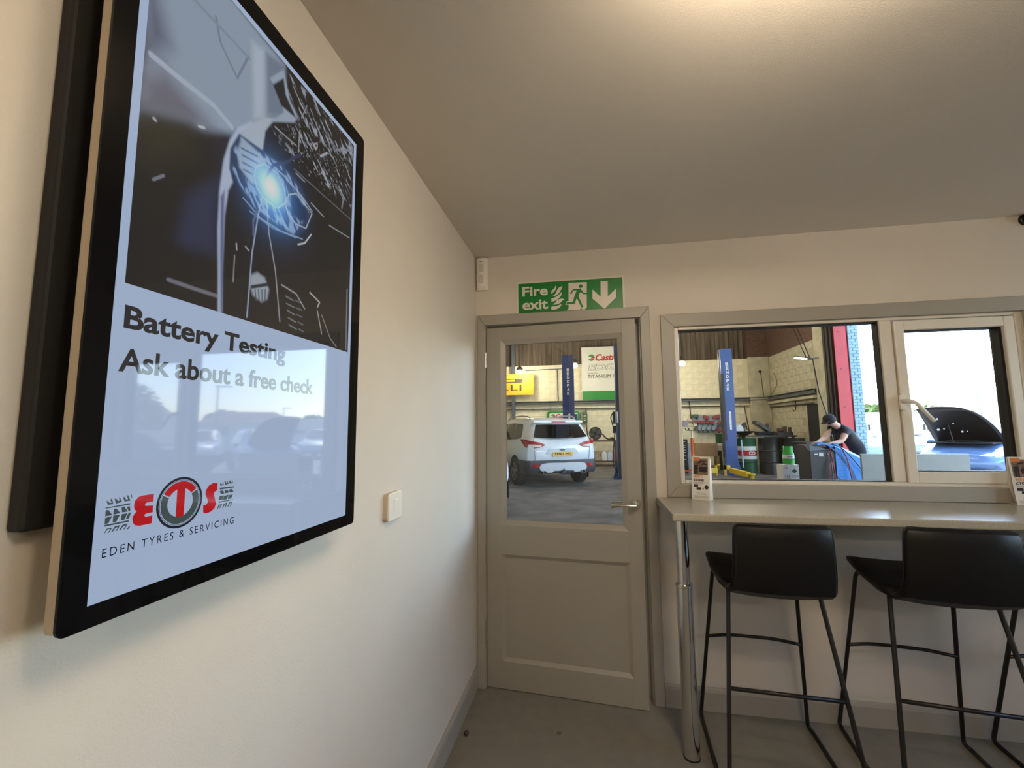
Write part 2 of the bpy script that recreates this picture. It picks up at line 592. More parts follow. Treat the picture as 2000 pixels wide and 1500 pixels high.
# wide window in the right-hand wall, out of the picture: it lights the left wall
w2 = thing('window_2', 'wide white framed window in the right-hand wall, out of the picture', 'window', (RX + 0.05, (R0 + R1) / 2, RZ0), kind='structure')
for a, b, c, d in ((R0, RZ0, R1, RZ0 + .06), (R0, RZ1 - .06, R1, RZ1), (R0, RZ0 + .06, R0 + .06, RZ1 - .06), (R1 - .06, RZ0 + .06, R1, RZ1 - .06), (-1.52, RZ0 + .06, -1.45, RZ1 - .06)):
    MB().box(RX + .02, a, b, RX + .09, c, d).build('frame_member', M['upvc'], w2)
for a, b in ((R0 + .06, -1.52), (-1.45, R1 - .06)):
    MB().box(RX + .05, a, RZ0 + .06, RX + .054, b, RZ1 - .06).build('pane', M['glass'], w2)

# outlines of the printed matter (metres on the sign, the screen and its picture)
PIC=[('p',(0.36,0.44,0.56),0.02,[(-0.048,0.953),(0.246,1.037),(0.502,1.027),(0.516,0.921),(0.591,0.874),(0.457,0.773),(0.287,0.591),(0.174,0.531),(0.103,0.504),(-0.002,0.453),(0.002,0.645)]),('p',(0.2,0.2,0.25),0.05,[(-0.01,0.552),(0.056,0.616),(0.136,0.585),(0.209,0.56),(0.103,0.504),(-0.002,0.453)]),('p',(0.14,0.15,0.22),0.05,[(-0.016,0.872),(0.033,0.764),(0.062,0.698),(0.031,0.641),(0.0,0.612)]),('l',(0.5,0.58,0.7),0.018,[(0.017,0.624),(0.107,0.626),(0.211,0.632),(0.281,0.612)]),('p',(0.52,0.6,0.7),0.02,[(0.341,0.969),(0.399,0.99),(0.413,0.74),(0.37,0.707)]),('p',(0.22,0.27,0.36),0.015,[(0.409,0.99),(0.502,1.023),(0.521,0.822),(0.43,0.769)]),('l',(0.24,0.29,0.38),0.008,[(0.198,0.919),(0.219,0.853),(0.291,0.791),(0.331,0.905)]),('l',(0.3,0.36,0.45),0.01,[(0.112,0.899),(0.337,0.901)]),('p',(0.052,0.058,0.105),0.035,[(0.246,0.411),(0.194,0.366),(0.143,0.3),(0.13,0.217),(0.124,0.161),(0.167,0.153),(0.256,0.176)]),('p',(0.05,0.045,0.03),0.06,[(0.002,0.45),(0.141,0.517),(0.147,0.436),(0.031,0.337)]),('l',(0.22,0.22,0.27),0.012,[(0.109,0.045),(0.176,0.045),(0.262,0.047)]),('l',(0.22,0.24,0.3),0.008,[(0.048,0.295),(0.074,0.322)]),('l',(0.6,0.65,0.7),0.008,[(0.167,0.531),(0.184,0.539)]),('l',(0.5,0.55,0.6),0.008,[(0.037,0.459),(0.041,0.457)]),('p',(0.52,0.6,0.78),0.006,[(0.36,0.69),(0.306,0.63),(0.277,0.566),(0.258,0.483),(0.25,0.38),(0.252,0.256),(0.264,0.112),(0.273,-0.031),(0.289,-0.027),(0.279,0.118),(0.277,0.221),(0.275,0.31),(0.283,0.397),(0.298,0.434),(0.283,0.469),(0.283,0.527),(0.312,0.605),(0.372,0.678)]),('p',(0.16,0.18,0.34),0.006,[(0.256,0.362),(0.269,0.39),(0.275,0.254),(0.281,0.12),(0.289,-0.014),(0.283,-0.016),(0.267,0.182)]),('p',(0.5,0.57,0.66),0.006,[(0.353,0.676),(0.417,0.746),(0.467,0.781),(0.424,0.7),(0.415,0.614),(0.312,0.605)]),('p',(0.4,0.48,0.6),0.006,[(0.442,0.75),(0.57,0.839),(0.585,0.878),(0.541,0.905),(0.498,1.002),(0.432,0.911),(0.494,0.878),(0.51,0.837)]),('p',(0.03,0.03,0.035),0.006,[(0.448,0.899),(0.5,0.969),(0.516,0.913),(0.579,0.864),(0.496,0.853)]),('p',(0.045,0.055,0.1),0.006,[(0.312,0.61),(0.386,0.618),(0.51,0.634),(0.622,0.607),(0.705,0.533),(0.678,0.455),(0.599,0.378),(0.494,0.378),(0.391,0.39),(0.324,0.428),(0.283,0.469),(0.281,0.539)]),('n',(0.3,0.45,0.7),(30,8,-52,0.45),[(0.312,0.605),(0.386,0.614),(0.512,0.63),(0.616,0.603),(0.694,0.527),(0.597,0.386),(0.494,0.386),(0.391,0.393),(0.324,0.436),(0.289,0.473),(0.287,0.539)]),('p',(0.4,0.5,0.62),0.008,[(0.322,0.605),(0.376,0.603),(0.436,0.595),(0.432,0.506),(0.376,0.473),(0.32,0.498),(0.308,0.543)]),('l',(0.1,0.16,0.26),0.006,[(0.324,0.568),(0.393,0.583)]),('l',(0.1,0.16,0.26),0.006,[(0.329,0.547),(0.397,0.56)]),('l',(0.1,0.16,0.26),0.006,[(0.333,0.523),(0.401,0.535)]),('l',(0.1,0.16,0.26),0.006,[(0.339,0.502),(0.407,0.512)]),('p',(0.2,0.36,0.6),0.012,[(0.372,0.523),(0.419,0.576),(0.49,0.597),(0.539,0.543),(0.533,0.471),(0.457,0.44),(0.395,0.461)]),('l',(0.45,0.6,0.8),0.0045,[(0.384,0.508),(0.39,0.543),(0.428,0.578),(0.492,0.581),(0.535,0.539),(0.543,0.494),(0.5,0.45),(0.436,0.452),(0.399,0.471),(0.384,0.508)]),('l',(0.55,0.62,0.68),0.0045,[(0.543,0.494),(0.558,0.535),(0.599,0.562),(0.7,0.531),(0.665,0.45),(0.607,0.44),(0.556,0.459),(0.543,0.494)]),('p',(0.02,0.03,0.07),0.008,[(0.564,0.521),(0.599,0.554),(0.653,0.533),(0.674,0.49),(0.632,0.461),(0.579,0.471)]),('l',(0.5,0.55,0.62),0.004,[(0.426,0.597),(0.525,0.593),(0.624,0.572),(0.7,0.541)]),('l',(0.35,0.5,0.75),0.004,[(0.343,0.405),(0.422,0.374),(0.527,0.374),(0.647,0.397)]),('l',(0.25,0.4,0.65),0.004,[(0.374,0.374),(0.484,0.366),(0.61,0.386)]),('l',(0.7,0.72,0.75),0.006,[(0.622,0.364),(0.661,0.386),(0.7,0.44)]),('n',(0.42,0.47,0.55),(26,7,-38,0.62),[(0.428,0.727),(0.581,0.853),(0.597,0.891),(0.514,0.928),(0.504,1.016),(0.734,1.041),(0.998,1.033),(1.008,0.698),(0.818,0.7),(0.641,0.7),(0.508,0.692)]),('n',(0.62,0.66,0.72),(60,22,-38,0.7),[(0.459,0.742),(0.581,0.831),(0.81,0.833),(0.955,0.713),(0.82,0.671),(0.643,0.672),(0.508,0.674)]),('n',(0.3,0.33,0.4),(40,40,0,0.68),[(0.579,0.864),(0.64,0.965),(0.87,0.936),(0.983,0.901),(0.882,0.736),(0.624,0.769)]),('l',(0.3696,0.39899999999999997,0.4536),0.006,[(0.469,0.748),(0.587,0.754)]),('l',(0.264,0.285,0.324),0.012,[(0.504,0.723),(0.57,0.717)]),('l',(0.35200000000000004,0.38,0.43200000000000005),0.004,[(0.61,0.888),(0.64,0.965)]),('l',(0.44,0.475,0.54),0.004,[(0.601,0.736),(0.603,0.828)]),('l',(0.44,0.475,0.54),0.01,[(0.742,0.81),(0.785,0.853)]),('l',(0.2992,0.323,0.3672),0.01,[(0.855,0.915),(0.986,1.0)]),('l',(0.17600000000000002,0.19,0.21600000000000003),0.003,[(0.773,0.928),(0.99,0.926)]),('l',(0.35200000000000004,0.38,0.43200000000000005),0.006,[(0.593,0.643),(0.645,0.638)]),('l',(0.24640000000000004,0.266,0.30240000000000006),0.01,[(0.913,0.665),(0.926,0.725)]),('l',(0.1936,0.209,0.2376),0.003,[(0.581,0.653),(0.996,0.647)]),('l',(0.528,0.57,0.648),0.004,[(0.692,0.572),(0.779,0.556)]),('l',(0.44,0.475,0.54),0.003,[(0.82,0.537),(0.983,0.552)]),('p',(0.03,0.03,0.035),0.008,[(0.504,0.74),(0.529,0.748),(0.525,0.678),(0.498,0.663)]),('l',(0.55,0.42,0.46),0.006,[(0.703,0.818),(0.7,0.839),(0.717,0.851),(0.717,0.833),(0.703,0.818)]),('l',(0.45,0.55,0.75),0.005,[(0.426,0.459),(0.411,0.378),(0.393,0.233),(0.386,0.012)]),('l',(0.5,0.52,0.56),0.0045,[(0.444,0.457),(0.465,0.341),(0.506,0.215),(0.541,0.035)]),('l',(0.05,0.06,0.12),0.012,[(0.432,0.521),(0.469,0.599),(0.533,0.649),(0.614,0.736)]),('l',(0.14,0.16,0.28),0.008,[(0.405,0.39),(0.391,0.345),(0.395,0.3)]),('p',(0.42,0.48,0.55),0.008,[(0.393,0.159),(0.421,0.178),(0.455,0.172),(0.479,0.136),(0.473,0.099),(0.446,0.081),(0.407,0.093),(0.391,0.122)]),('l',(0.05,0.05,0.06),0.012,[(0.401,0.12),(0.473,0.153)]),('l',(0.1,0.12,0.15),0.005,[(0.415,0.114),(0.422,0.079)]),('l',(0.1,0.12,0.15),0.005,[(0.43,0.12),(0.436,0.083)]),('l',(0.1,0.12,0.15),0.005,[(0.446,0.124),(0.45,0.087)]),('l',(0.1,0.12,0.15),0.005,[(0.461,0.13),(0.463,0.091)]),('l',(0.3,0.31,0.34),0.003,[(0.566,0.138),(0.609,0.134)]),('l',(0.22,0.22,0.24),0.003,[(0.62,0.138),(0.651,0.138)]),('l',(0.3,0.31,0.34),0.003,[(0.572,0.112),(0.614,0.109)]),('l',(0.22,0.22,0.24),0.003,[(0.626,0.11),(0.659,0.11)]),('l',(0.3,0.31,0.34),0.003,[(0.579,0.087),(0.62,0.081)]),('l',(0.22,0.22,0.24),0.003,[(0.634,0.085),(0.665,0.083)]),('l',(0.3,0.31,0.34),0.003,[(0.585,0.06),(0.628,0.054)]),('l',(0.22,0.22,0.24),0.003,[(0.64,0.058),(0.672,0.054)]),('l',(0.3,0.31,0.34),0.003,[(0.591,0.035),(0.634,0.027)]),('l',(0.22,0.22,0.24),0.003,[(0.647,0.031),(0.678,0.027)]),('l',(0.55,0.56,0.58),0.004,[(0.541,0.174),(0.624,0.165),(0.678,0.12)]),('l',(0.62,0.62,0.63),0.006,[(0.707,0.196),(0.773,0.174),(0.76,0.151)]),('l',(0.62,0.62,0.63),0.004,[(0.76,0.134),(0.795,0.043)]),('l',(0.4,0.4,0.38),0.004,[(0.791,0.124),(0.857,0.037),(0.907,0.008)]),('l',(0.5,0.52,0.55),0.005,[(0.326,0.24),(0.329,0.221)]),('l',(0.5,0.52,0.55),0.005,[(0.364,0.246),(0.378,0.238)]),('l',(0.35,0.36,0.4),0.004,[(0.322,0.198),(0.322,0.112)]),('l',(0.25,0.25,0.3),0.01,[(0.979,0.295),(0.984,0.012)])]
GLOW=[((0.475, 0.494), 0.15, (0.05, 0.18, 0.46)), ((0.469, 0.502), 0.085, (0.12, 0.3, 0.66)), ((0.463, 0.512), 0.046, (0.8, 0.9, 1.0)), ((0.488, 0.453), 0.075, (0.06, 0.2, 0.5)), ((0.417, 0.527), 0.06, (0.1, 0.24, 0.42))]
ETS={'E':[(-1.963,1.32),(-1.963,1.31),(-1.972,1.31),(-1.974,1.308),(-1.973,1.306),(-1.963,1.305),(-1.963,1.296),(-1.972,1.296),(-1.974,1.294),(-1.972,1.292),(-1.963,1.292),(-1.963,1.282),(-1.979,1.282),(-1.985,1.284),(-1.988,1.288),(-1.989,1.294),(-1.987,1.298),(-1.984,1.301),(-1.987,1.304),(-1.988,1.309),(-1.987,1.315),(-1.983,1.319),(-1.977,1.32)],'S':[(-1.862,1.322),(-1.862,1.311),(-1.867,1.309),(-1.868,1.306),(-1.865,1.297),(-1.863,1.291),(-1.865,1.284),(-1.872,1.28),(-1.879,1.279),(-1.885,1.281),(-1.886,1.292),(-1.881,1.292),(-1.878,1.295),(-1.879,1.3),(-1.883,1.307),(-1.883,1.313),(-1.878,1.32),(-1.87,1.323)],'tread':[[(-2.021,1.32),(-2.02,1.32),(-2.017,1.317),(-2.015,1.317),(-2.017,1.321),(-2.015,1.322),(-2.013,1.315),(-2.019,1.315)],[(-2.012,1.321),(-2.01,1.321),(-2.008,1.318),(-2.006,1.318),(-2.007,1.322),(-2.006,1.322),(-2.003,1.316),(-2.01,1.315)],[(-2.002,1.321),(-2.001,1.322),(-1.998,1.318),(-1.996,1.318),(-1.998,1.323),(-1.996,1.323),(-1.993,1.316),(-2.0,1.316)],[(-1.993,1.324),(-1.992,1.324),(-1.991,1.319),(-1.992,1.319)],[(-2.022,1.312),(-1.993,1.313),(-1.993,1.311),(-2.021,1.311)],[(-2.021,1.309),(-2.018,1.309),(-2.013,1.302),(-2.021,1.302)],[(-2.021,1.3),(-2.013,1.301),(-2.017,1.293),(-2.021,1.293)],[(-2.012,1.309),(-2.009,1.309),(-2.004,1.303),(-2.012,1.302)],[(-2.012,1.301),(-2.004,1.301),(-2.008,1.293),(-2.012,1.293)],[(-2.003,1.309),(-2.0,1.31),(-1.995,1.303),(-2.002,1.303)],[(-2.002,1.301),(-1.995,1.301),(-1.999,1.293),(-2.003,1.294)],[(-1.997,1.309),(-1.993,1.309),(-1.992,1.303),(-1.994,1.303)],[(-1.994,1.301),(-1.991,1.301),(-1.993,1.294),(-1.997,1.294)],[(-2.021,1.292),(-1.993,1.292),(-1.993,1.29),(-2.021,1.29)],[(-2.021,1.282),(-2.018,1.287),(-2.012,1.287),(-2.015,1.282),(-2.017,1.281),(-2.014,1.286),(-2.017,1.286),(-2.02,1.282)],[(-2.013,1.282),(-2.009,1.288),(-2.003,1.288),(-2.006,1.282),(-2.008,1.282),(-2.005,1.286),(-2.008,1.286),(-2.011,1.282)],[(-2.004,1.282),(-2.0,1.288),(-1.994,1.288),(-1.997,1.282),(-1.999,1.282),(-1.996,1.286),(-1.999,1.286),(-2.002,1.282)],[(-1.995,1.281),(-1.992,1.285),(-1.991,1.283),(-1.993,1.281)],[(-1.857,1.322),(-1.856,1.322),(-1.854,1.319),(-1.852,1.319),(-1.853,1.323),(-1.852,1.323),(-1.85,1.317),(-1.857,1.317)],[(-1.849,1.323),(-1.847,1.323),(-1.845,1.319),(-1.843,1.319),(-1.844,1.323),(-1.843,1.323),(-1.841,1.318),(-1.848,1.317)],[(-1.84,1.323),(-1.838,1.323),(-1.836,1.32),(-1.834,1.32),(-1.835,1.324),(-1.834,1.324),(-1.832,1.318),(-1.839,1.318)],[(-1.858,1.314),(-1.829,1.313),(-1.829,1.311),(-1.857,1.311)],[(-1.857,1.309),(-1.851,1.309),(-1.848,1.304),(-1.855,1.304)],[(-1.857,1.301),(-1.849,1.301),(-1.851,1.295),(-1.859,1.295)],[(-1.848,1.309),(-1.842,1.309),(-1.839,1.304),(-1.847,1.304)],[(-1.849,1.3),(-1.84,1.301),(-1.843,1.294),(-1.85,1.294)],[(-1.839,1.309),(-1.833,1.309),(-1.83,1.304),(-1.838,1.304)],[(-1.84,1.3),(-1.831,1.3),(-1.834,1.294),(-1.841,1.294)],[(-1.858,1.293),(-1.83,1.292),(-1.829,1.291),(-1.858,1.291)],[(-1.861,1.281),(-1.858,1.288),(-1.851,1.288),(-1.855,1.282),(-1.856,1.282),(-1.854,1.287),(-1.856,1.286),(-1.86,1.281)],[(-1.851,1.282),(-1.848,1.288),(-1.841,1.289),(-1.844,1.282),(-1.846,1.282),(-1.844,1.287),(-1.846,1.287),(-1.849,1.282)],[(-1.841,1.282),(-1.837,1.289),(-1.831,1.289),(-1.834,1.282),(-1.836,1.282),(-1.833,1.287),(-1.836,1.287),(-1.839,1.282)]]}
SIGN={'flame':[[(0.48,2.229),(0.482,2.216),(0.477,2.199),(0.465,2.186),(0.452,2.176),(0.453,2.195),(0.467,2.206),(0.475,2.217)],[(0.518,2.219),(0.511,2.201),(0.501,2.184),(0.489,2.171),(0.475,2.163),(0.459,2.163),(0.473,2.172),(0.482,2.189),(0.492,2.207),(0.503,2.215)],[(0.511,2.184),(0.51,2.166),(0.498,2.15),(0.483,2.137),(0.466,2.132),(0.452,2.128),(0.452,2.148),(0.47,2.153),(0.49,2.164),(0.502,2.174)],[(0.527,2.141),(0.513,2.131),(0.503,2.12),(0.489,2.114),(0.476,2.112),(0.459,2.113),(0.474,2.123),(0.486,2.137),(0.502,2.144),(0.515,2.144)],[(0.511,2.114),(0.504,2.1),(0.492,2.089),(0.475,2.083),(0.451,2.083),(0.451,2.101),(0.472,2.102),(0.494,2.107)]],'door':[(0.552,2.235),(0.656,2.232),(0.652,2.084),(0.64,2.073),(0.625,2.073),(0.537,2.074),(0.549,2.084),(0.55,2.107),(0.531,2.107),(0.54,2.127),(0.55,2.128)],'man':[[(0.577,2.196),(0.619,2.197),(0.636,2.172),(0.655,2.17),(0.655,2.161),(0.633,2.163),(0.62,2.177),(0.608,2.16),(0.609,2.146),(0.634,2.088),(0.622,2.086),(0.597,2.142),(0.585,2.11),(0.536,2.111),(0.542,2.122),(0.575,2.122),(0.584,2.155),(0.598,2.187),(0.58,2.187),(0.566,2.167),(0.558,2.171)],[(0.612,2.076),(0.617,2.08),(0.629,2.08),(0.622,2.074)]],'head':((0.621,2.211),0.011),'arrow':[(0.733,2.232),(0.773,2.23),(0.771,2.141),(0.818,2.185),(0.816,2.133),(0.752,2.073),(0.747,2.073),(0.685,2.134),(0.687,2.187),(0.731,2.141)],'fire':((0.286,2.169),(0.434,2.226)),'exit':((0.285,2.088),(0.432,2.148)),'green':[(0.26,2.256),(0.852,2.239),(0.846,2.074),(0.261,2.075)]}

# ================================================================== breakfast bar under the window
bar = thing('breakfast_bar', 'long speckled beige worktop under the window on a chrome leg', 'bar counter', (1.045, -0.345, 0))
BX0, BX1, BY = 0.988, RX - 0.02, -0.470
top = MB().box(BX0, BY, 1.0045, BX1, -0.0175, 1.037).build('worktop', M['worktop'], bar, bevel=0.006, segs=4)
MB().box(BX0 - 0.0015, BY + 0.001, 1.0055, BX0, -0.0175, 1.036).build('edging', M['worktop_edge'], top)
for x in (1.045, 3.9):
    lg = MB().lathe([(0.0275, 0.70), (0.0275, 1.0), (0.045, 1.0), (0.045, 1.0045)], (x, -0.345, 0), 28).build('leg', M['chrome'], bar, smooth=True)
    MB().lathe([(0.034, 0.004), (0.034, 0.700), (0.0362, 0.702), (0.0362, 0.712), (0.030, 0.714)], (x, -0.345, 0), 28).build('leg_sleeve', M['chrome'], lg, smooth=True)
    MB().lathe([(0.036, 0.0), (0.036, 0.006), (0.033, 0.006)], (x, -0.345, 0), 24).build('foot_ring', M['black'], lg, smooth=True)

# ------------------------------------------------------------------ bar stools on sled bases
def make_stool(label):
    t = thing('bar_stool', label, 'bar stool', (0, 0, 0), group='bar stools at the window counter')
    # padded shell: a profile from the seat's front edge back and up the backrest
    prof = [(0.245, 0.794), (0.20, 0.802), (0.08, 0.786), (-0.06, 0.772), (-0.15, 0.776), (-0.195, 0.800), (-0.215, 0.850), (-0.222, 0.92), (-0.226, 0.985), (-0.2275, 1.012), (-0.228, 1.024), (-0.228, 1.030)]
    th = [0.010, 0.026, 0.032, 0.034, 0.034, 0.034, 0.032, 0.030, 0.028, 0.026, 0.022, 0.014]
    hw = [0.185, 0.200, 0.205, 0.200, 0.190, 0.178, 0.173, 0.170, 0.167, 0.165, 0.160, 0.150]
    def ring(k):
        y, z = prof[k]
        a = prof[max(k - 1, 0)]
        b = prof[min(k + 1, len(prof) - 1)]
        d = Vector((0, b[0] - a[0], b[1] - a[1])).normalized()
        nrm = Vector((0, -d.z, d.y))       # away from the sitter
        if nrm.z > 0 and k < 5:
            nrm = -nrm
        if k >= 5 and nrm.y > 0:
            nrm = -nrm
        w, h = hw[k], th[k]
        pts = []
        for u, v in ((-1, .5), (-.985, .2), (-.95, .03), (-.5, -.06), (0, -.08), (.5, -.06), (.95, .03), (.985, .2), (1, .5), (.985, .8), (.95, .97), (.5, 1.06), (0, 1.08), (-.5, 1.06), (-.95, .97), (-.985, .8)):
            lift = 0.010 * u * u if k < 5 else 0.0
            cur = 0.012 * u * u if k >= 5 else 0.0
            p = Vector((u * w, y + cur, z + lift)) + nrm * (h * v)
            pts.append(tuple(p))
        return pts
    sh = MB(True).loft([ring(k) for k in range(5)]).build('seat', M['leather'], t, smooth='all')
    bk = MB(True).loft([ring(k) for k in range(4, 12)]).build('backrest', M['leather'], t, smooth=True)
    # piping along the backrest's edge
    e = [ring(k) for k in range(4, 12)]
    path = [e[k][0] for k in range(8)] + [tuple((Vector(e[7][j]) + Vector(e[7][16 - j])) / 2 + Vector((0, 0, .001))) for j in (2, 3, 4, 5, 6)] + [e[k][8] for k in range(7, -1, -1)]
    MB(True).tube(path, 0.0045, 6).build('piping', M['leather'], bk, smooth='all')
    r = 0.0085
    for s in (-1, 1):
        MB(True).tube(arc_path([(s * 0.150, 0.170, 0.775), (s * 0.172, 0.190, 0.740), (s * 0.232, 0.345, r), (s * 0.236, 0.300, r)], 0.05, 6), r, 8).build('leg', M['stoolmetal'], t, smooth='all')
        MB(True).tube(arc_path([(s * 0.150, -0.060, 0.770), (s * 0.165, -0.080, 0.745), (s * 0.238, -0.250, r), (s * 0.236, -0.200, r)], 0.05, 6), r, 8).build('leg', M['stoolmetal'], t, smooth='all')
        MB(True).tube([(s * 0.2365, -0.215, r), (s * 0.2365, 0.315, r)], r, 8).build('runner', M['stoolmetal'], t, smooth='all')
    MB(True).tube(arc_path([(-0.198, 0.255, 0.405), (-0.10, 0.285, 0.408), (0.10, 0.285, 0.408), (0.198, 0.255, 0.405)], 0.1, 6), r * 0.9, 8).build('footrest', M['stoolmetal'], t, smooth='all')
    MB(True).tube([(-0.199, -0.160, 0.395), (0.199, -0.160, 0.395)], r * 0.9, 8).build('stretcher', M['stoolmetal'], t, smooth='all')
    return t
st = make_stool('black leather bar stool next to the chrome leg of the counter')
st.location = (1.365, -0.395, 0)
st.rotation_euler.z = math.radians(-3.5)
s2_ = copy_tree(st)
s2_['label'] = 'middle black leather bar stool, under the opening sash of the window'
s2_.location = (1.962, -0.390, 0)
s2_.rotation_euler.z = math.radians(-7)
s3_ = copy_tree(st)
s3_['label'] = 'black leather bar stool cut off by the right edge of the picture'
s3_.location = (2.585, -0.395, 0)
s3_.rotation_euler.z = math.radians(-4)

# ------------------------------------------------------------------ leaflets standing on the worktop
M['orange'] = mat('orange_print', srgb(214, 128, 60), 0.5)
M['ink'] = mat('dark_ink', srgb(32, 28, 34), 0.5)
M['inkgrey'] = mat('grey_ink', srgb(150, 146, 142), 0.5)
M['photo_brown'] = mat('brown_print', srgb(150, 118, 96), 0.5, noise=(70, 0.5), col2=srgb(58, 44, 40))
def make_leaflet(label, loc, rot):
    t = thing('leaflet_holder', label, 'leaflet holder', loc, rot, group='prize draw leaflets on the worktop')
    w, h = 0.044, 0.212
    lean = 0.030
    def P(u, v, d=0.0):            # point on the leaning front sheet
        return (u, lean * v - d, 0.003 + h * v)
    def sheet(u0, v0, u1, v1, d):
        return [P(u0, v0, d), P(u1, v0, d), P(u1, v1, d), P(u0, v1, d)]
    MB(True).add([P(-w, 0), P(w, 0), P(w, 1), P(-w, 1), (-w, 0.0015, 0.003), (w, 0.0015, 0.003), (w, lean + 0.0015, h + 0.003), (-w, lean + 0.0015, h + 0.003)],
                 [(0, 1, 2, 3), (7, 6, 5, 4), (0, 4, 5, 1), (1, 5, 6, 2), (2, 6, 7, 3), (3, 7, 4, 0)]).build('leaflet', M['paper'], t)
    sd = MB(True)
    sd.add([(w, 0.0, 0.0), (w + .001, 0.0, 0.0), (w + .001, 0.05, 0.0), (w, 0.05, 0.0), (w, lean, h * .95), (w + .001, lean, h * .95), (w + .001, lean + .012, h * .95), (w, lean + .012, h * .95)],
           [(0, 3, 2, 1), (4, 5, 6, 7), (0, 1, 5, 4), (1, 2, 6, 5), (2, 3, 7, 6), (3, 0, 4, 7)])
    sd.box(-w, 0.0, 0.0, w, 0.05, 0.002)
    sd.add([(-w, .05, 0), (w, .05, 0), (w, .052, 0), (-w, .052, 0), (-w, lean + .010, h), (w, lean + .010, h), (w, lean + .012, h), (-w, lean + .012, h)],
           [(0, 3, 2, 1), (4, 5, 6, 7), (0, 1, 5, 4), (1, 2, 6, 5), (2, 3, 7, 6), (3, 0, 4, 7)])
    sd.build('stand', M['white_plastic'], t)
    d = 0.0006
    MB(True).add(sheet(-.036, .57, .036, .95, d), [(0, 1, 2, 3)]).build('picture', M['photo_brown'], t)
    MB(True).add(sheet(-.036, .90, -.004, .98, 2 * d), [(0, 1, 2, 3)]).build('orange_flash', M['orange'], t)
    for q in ((-.03, .58, -.022, .70), (-.021, .58, -.014, .70), (-.031, .69, -.013, .80), (-.006, .64, .034, .76), (.008, .80, .034, .84), (.004, .88, .03, .90), (-.014, .84, .004, .88)):
        MB(True).add(sheet(*q, 2 * d), [(0, 1, 2, 3)]).build('picture_detail', M['ink'], t)
    def txt(s, u0, v0, u1, v1, m, bold=0.03):
        mb = text_mb(s, (u0, v0, u1, v1), 'xz', 0, bold=bold, local=True)
        mb.v = [P(p[0], p[2], 2 * d) for p in mb.v]
        mb.build('lettering', m, t)
    txt('WIN', -.034, .492, -.004, .560, M['orange'])
    for v in (.535, .510):
        MB(True).add(sheet(0, v, .010, v + .014, 2 * d), [(0, 1, 2, 3)]).build('small_print', M['orange'], t)
    txt('\u00a31000', -.034, .412, .016, .476, M['ink'])
    for i, v in enumerate((.385, .368, .350)):
        MB(True).add(sheet(-.034, v, .026 - .01 * i, v + .006, d), [(0, 1, 2, 3)]).build('small_print', M['inkgrey'], t)
    for i in range(3):
        MB(True).add(sheet(-.020, .145 - i * .018, .030, .150 - i * .018, d), [(0, 1, 2, 3)]).build('small_print', M['inkgrey'], t)
    for i in range(4):
        MB(True).add(sheet(-.034, .075 - i * .015, .036, .080 - i * .015, d), [(0, 1, 2, 3)]).build('small_print', M['inkgrey'], t)
    for q in ((-.034, .28, -.012, .34), (-.020, .22, .002, .275), (.010, .23, .015, .27)):
        MB(True).add(sheet(*q, d), [(0, 1, 2, 3)]).build('printed_box', M['ink'], t)
    k = MB(True)
    k.add([P(.029 + .010 * math.cos(a), .285 + .050 * math.sin(a), d) for a in [2 * math.pi * i / 20 for i in range(20)]], [tuple(range(20))])
    k.build('printed_tyre', M['ink'], t)
    return t
make_leaflet('white WIN leaflet standing at the counter end, in front of the wide pane', (1.192, -0.085, 1.037), math.radians(-32))
make_leaflet('white leaflet at the far right of the counter, cut by the picture edge', (2.600, -0.070, 1.037), math.radians(-12))

# ------------------------------------------------------------------ fire exit sign above the door
sg = thing('fire_exit_sign', 'green and white fire exit sign resting on the door frame', 'sign', (0.555, 0, 2.055))
MB().box(0.249, -0.006, 2.050, 0.863, -0.0005, 2.258).build('backing_board', M['sign_white'], sg)
MB().flat([(0.2585, 2.0585), (0.8535, 2.0585), (0.8535, 2.2485), (0.2585, 2.2485)], 'xz', -0.0064).build('green_field', M['sign_green'], sg)
T1, T2 = -0.0068, -0.0072
zf = lambda p: (p[0], min(max(p[1], 2.062), 2.247))
for p in SIGN['flame']:
    MB().flat([zf(q) for q in p], 'xz', T1).build('flame', M['sign_white'], sg)
MB().flat([zf(q) for q in SIGN['door']], 'xz', T1).build('doorway', M['sign_white'], sg)
MB().flat([zf(q) for q in SIGN['arrow']], 'xz', T1).build('arrow', M['sign_white'], sg)
rm = MB()
for p in SIGN['man']:
    rm.flat([zf(q) for q in p], 'xz', T2)
rm.flat(circle(SIGN['head'][0], SIGN['head'][1]), 'xz', T2)
rm.build('running_figure', M['sign_green'], sg)
text_mb('Fire', (0.283, 2.170, 0.432, 2.2285), 'xz', T1, bold=0.026).build('lettering', M['sign_white'], sg)
text_mb('exit', (0.283, 2.089, 0.432, 2.1475), 'xz', T1, bold=0.026).build('lettering', M['sign_white'], sg)

# ------------------------------------------------------------------ motion sensor in the corner
ps = thing('motion_sensor', 'slim white motion sensor in the corner under the ceiling', 'sensor', (0.040, -0.02, 2.222))
prof = [(-0.034, 0.0), (-0.034, -0.012), (-0.026, -0.026), (0.0, -0.034), (0.026, -0.026), (0.034, -0.012), (0.034, 0.0)]
rings = []
for z, k in ((2.222, 0.55), (2.236, 0.95), (2.245, 1.0), (2.405, 1.0), (2.416, 0.98)):
    rings.append([(0.041 + x, y * k - 0.0005, z) for x, y in prof])
MB().loft(rings).build('housing', M['white_plastic'], ps, smooth=True)
for z in (2.262, 2.330):
    MB().prism(rrect(0.030, z, 0.054, z + 0.048, 0.004), 'xz', -0.030, -0.0375).build('lens', mat('sensor_lens', srgb(205, 200, 190), 0.5), ps)
MB().box(0.034, -0.036, 2.392, 0.050, -0.0345, 2.3955).build('indicator_slot', M['black'], ps)

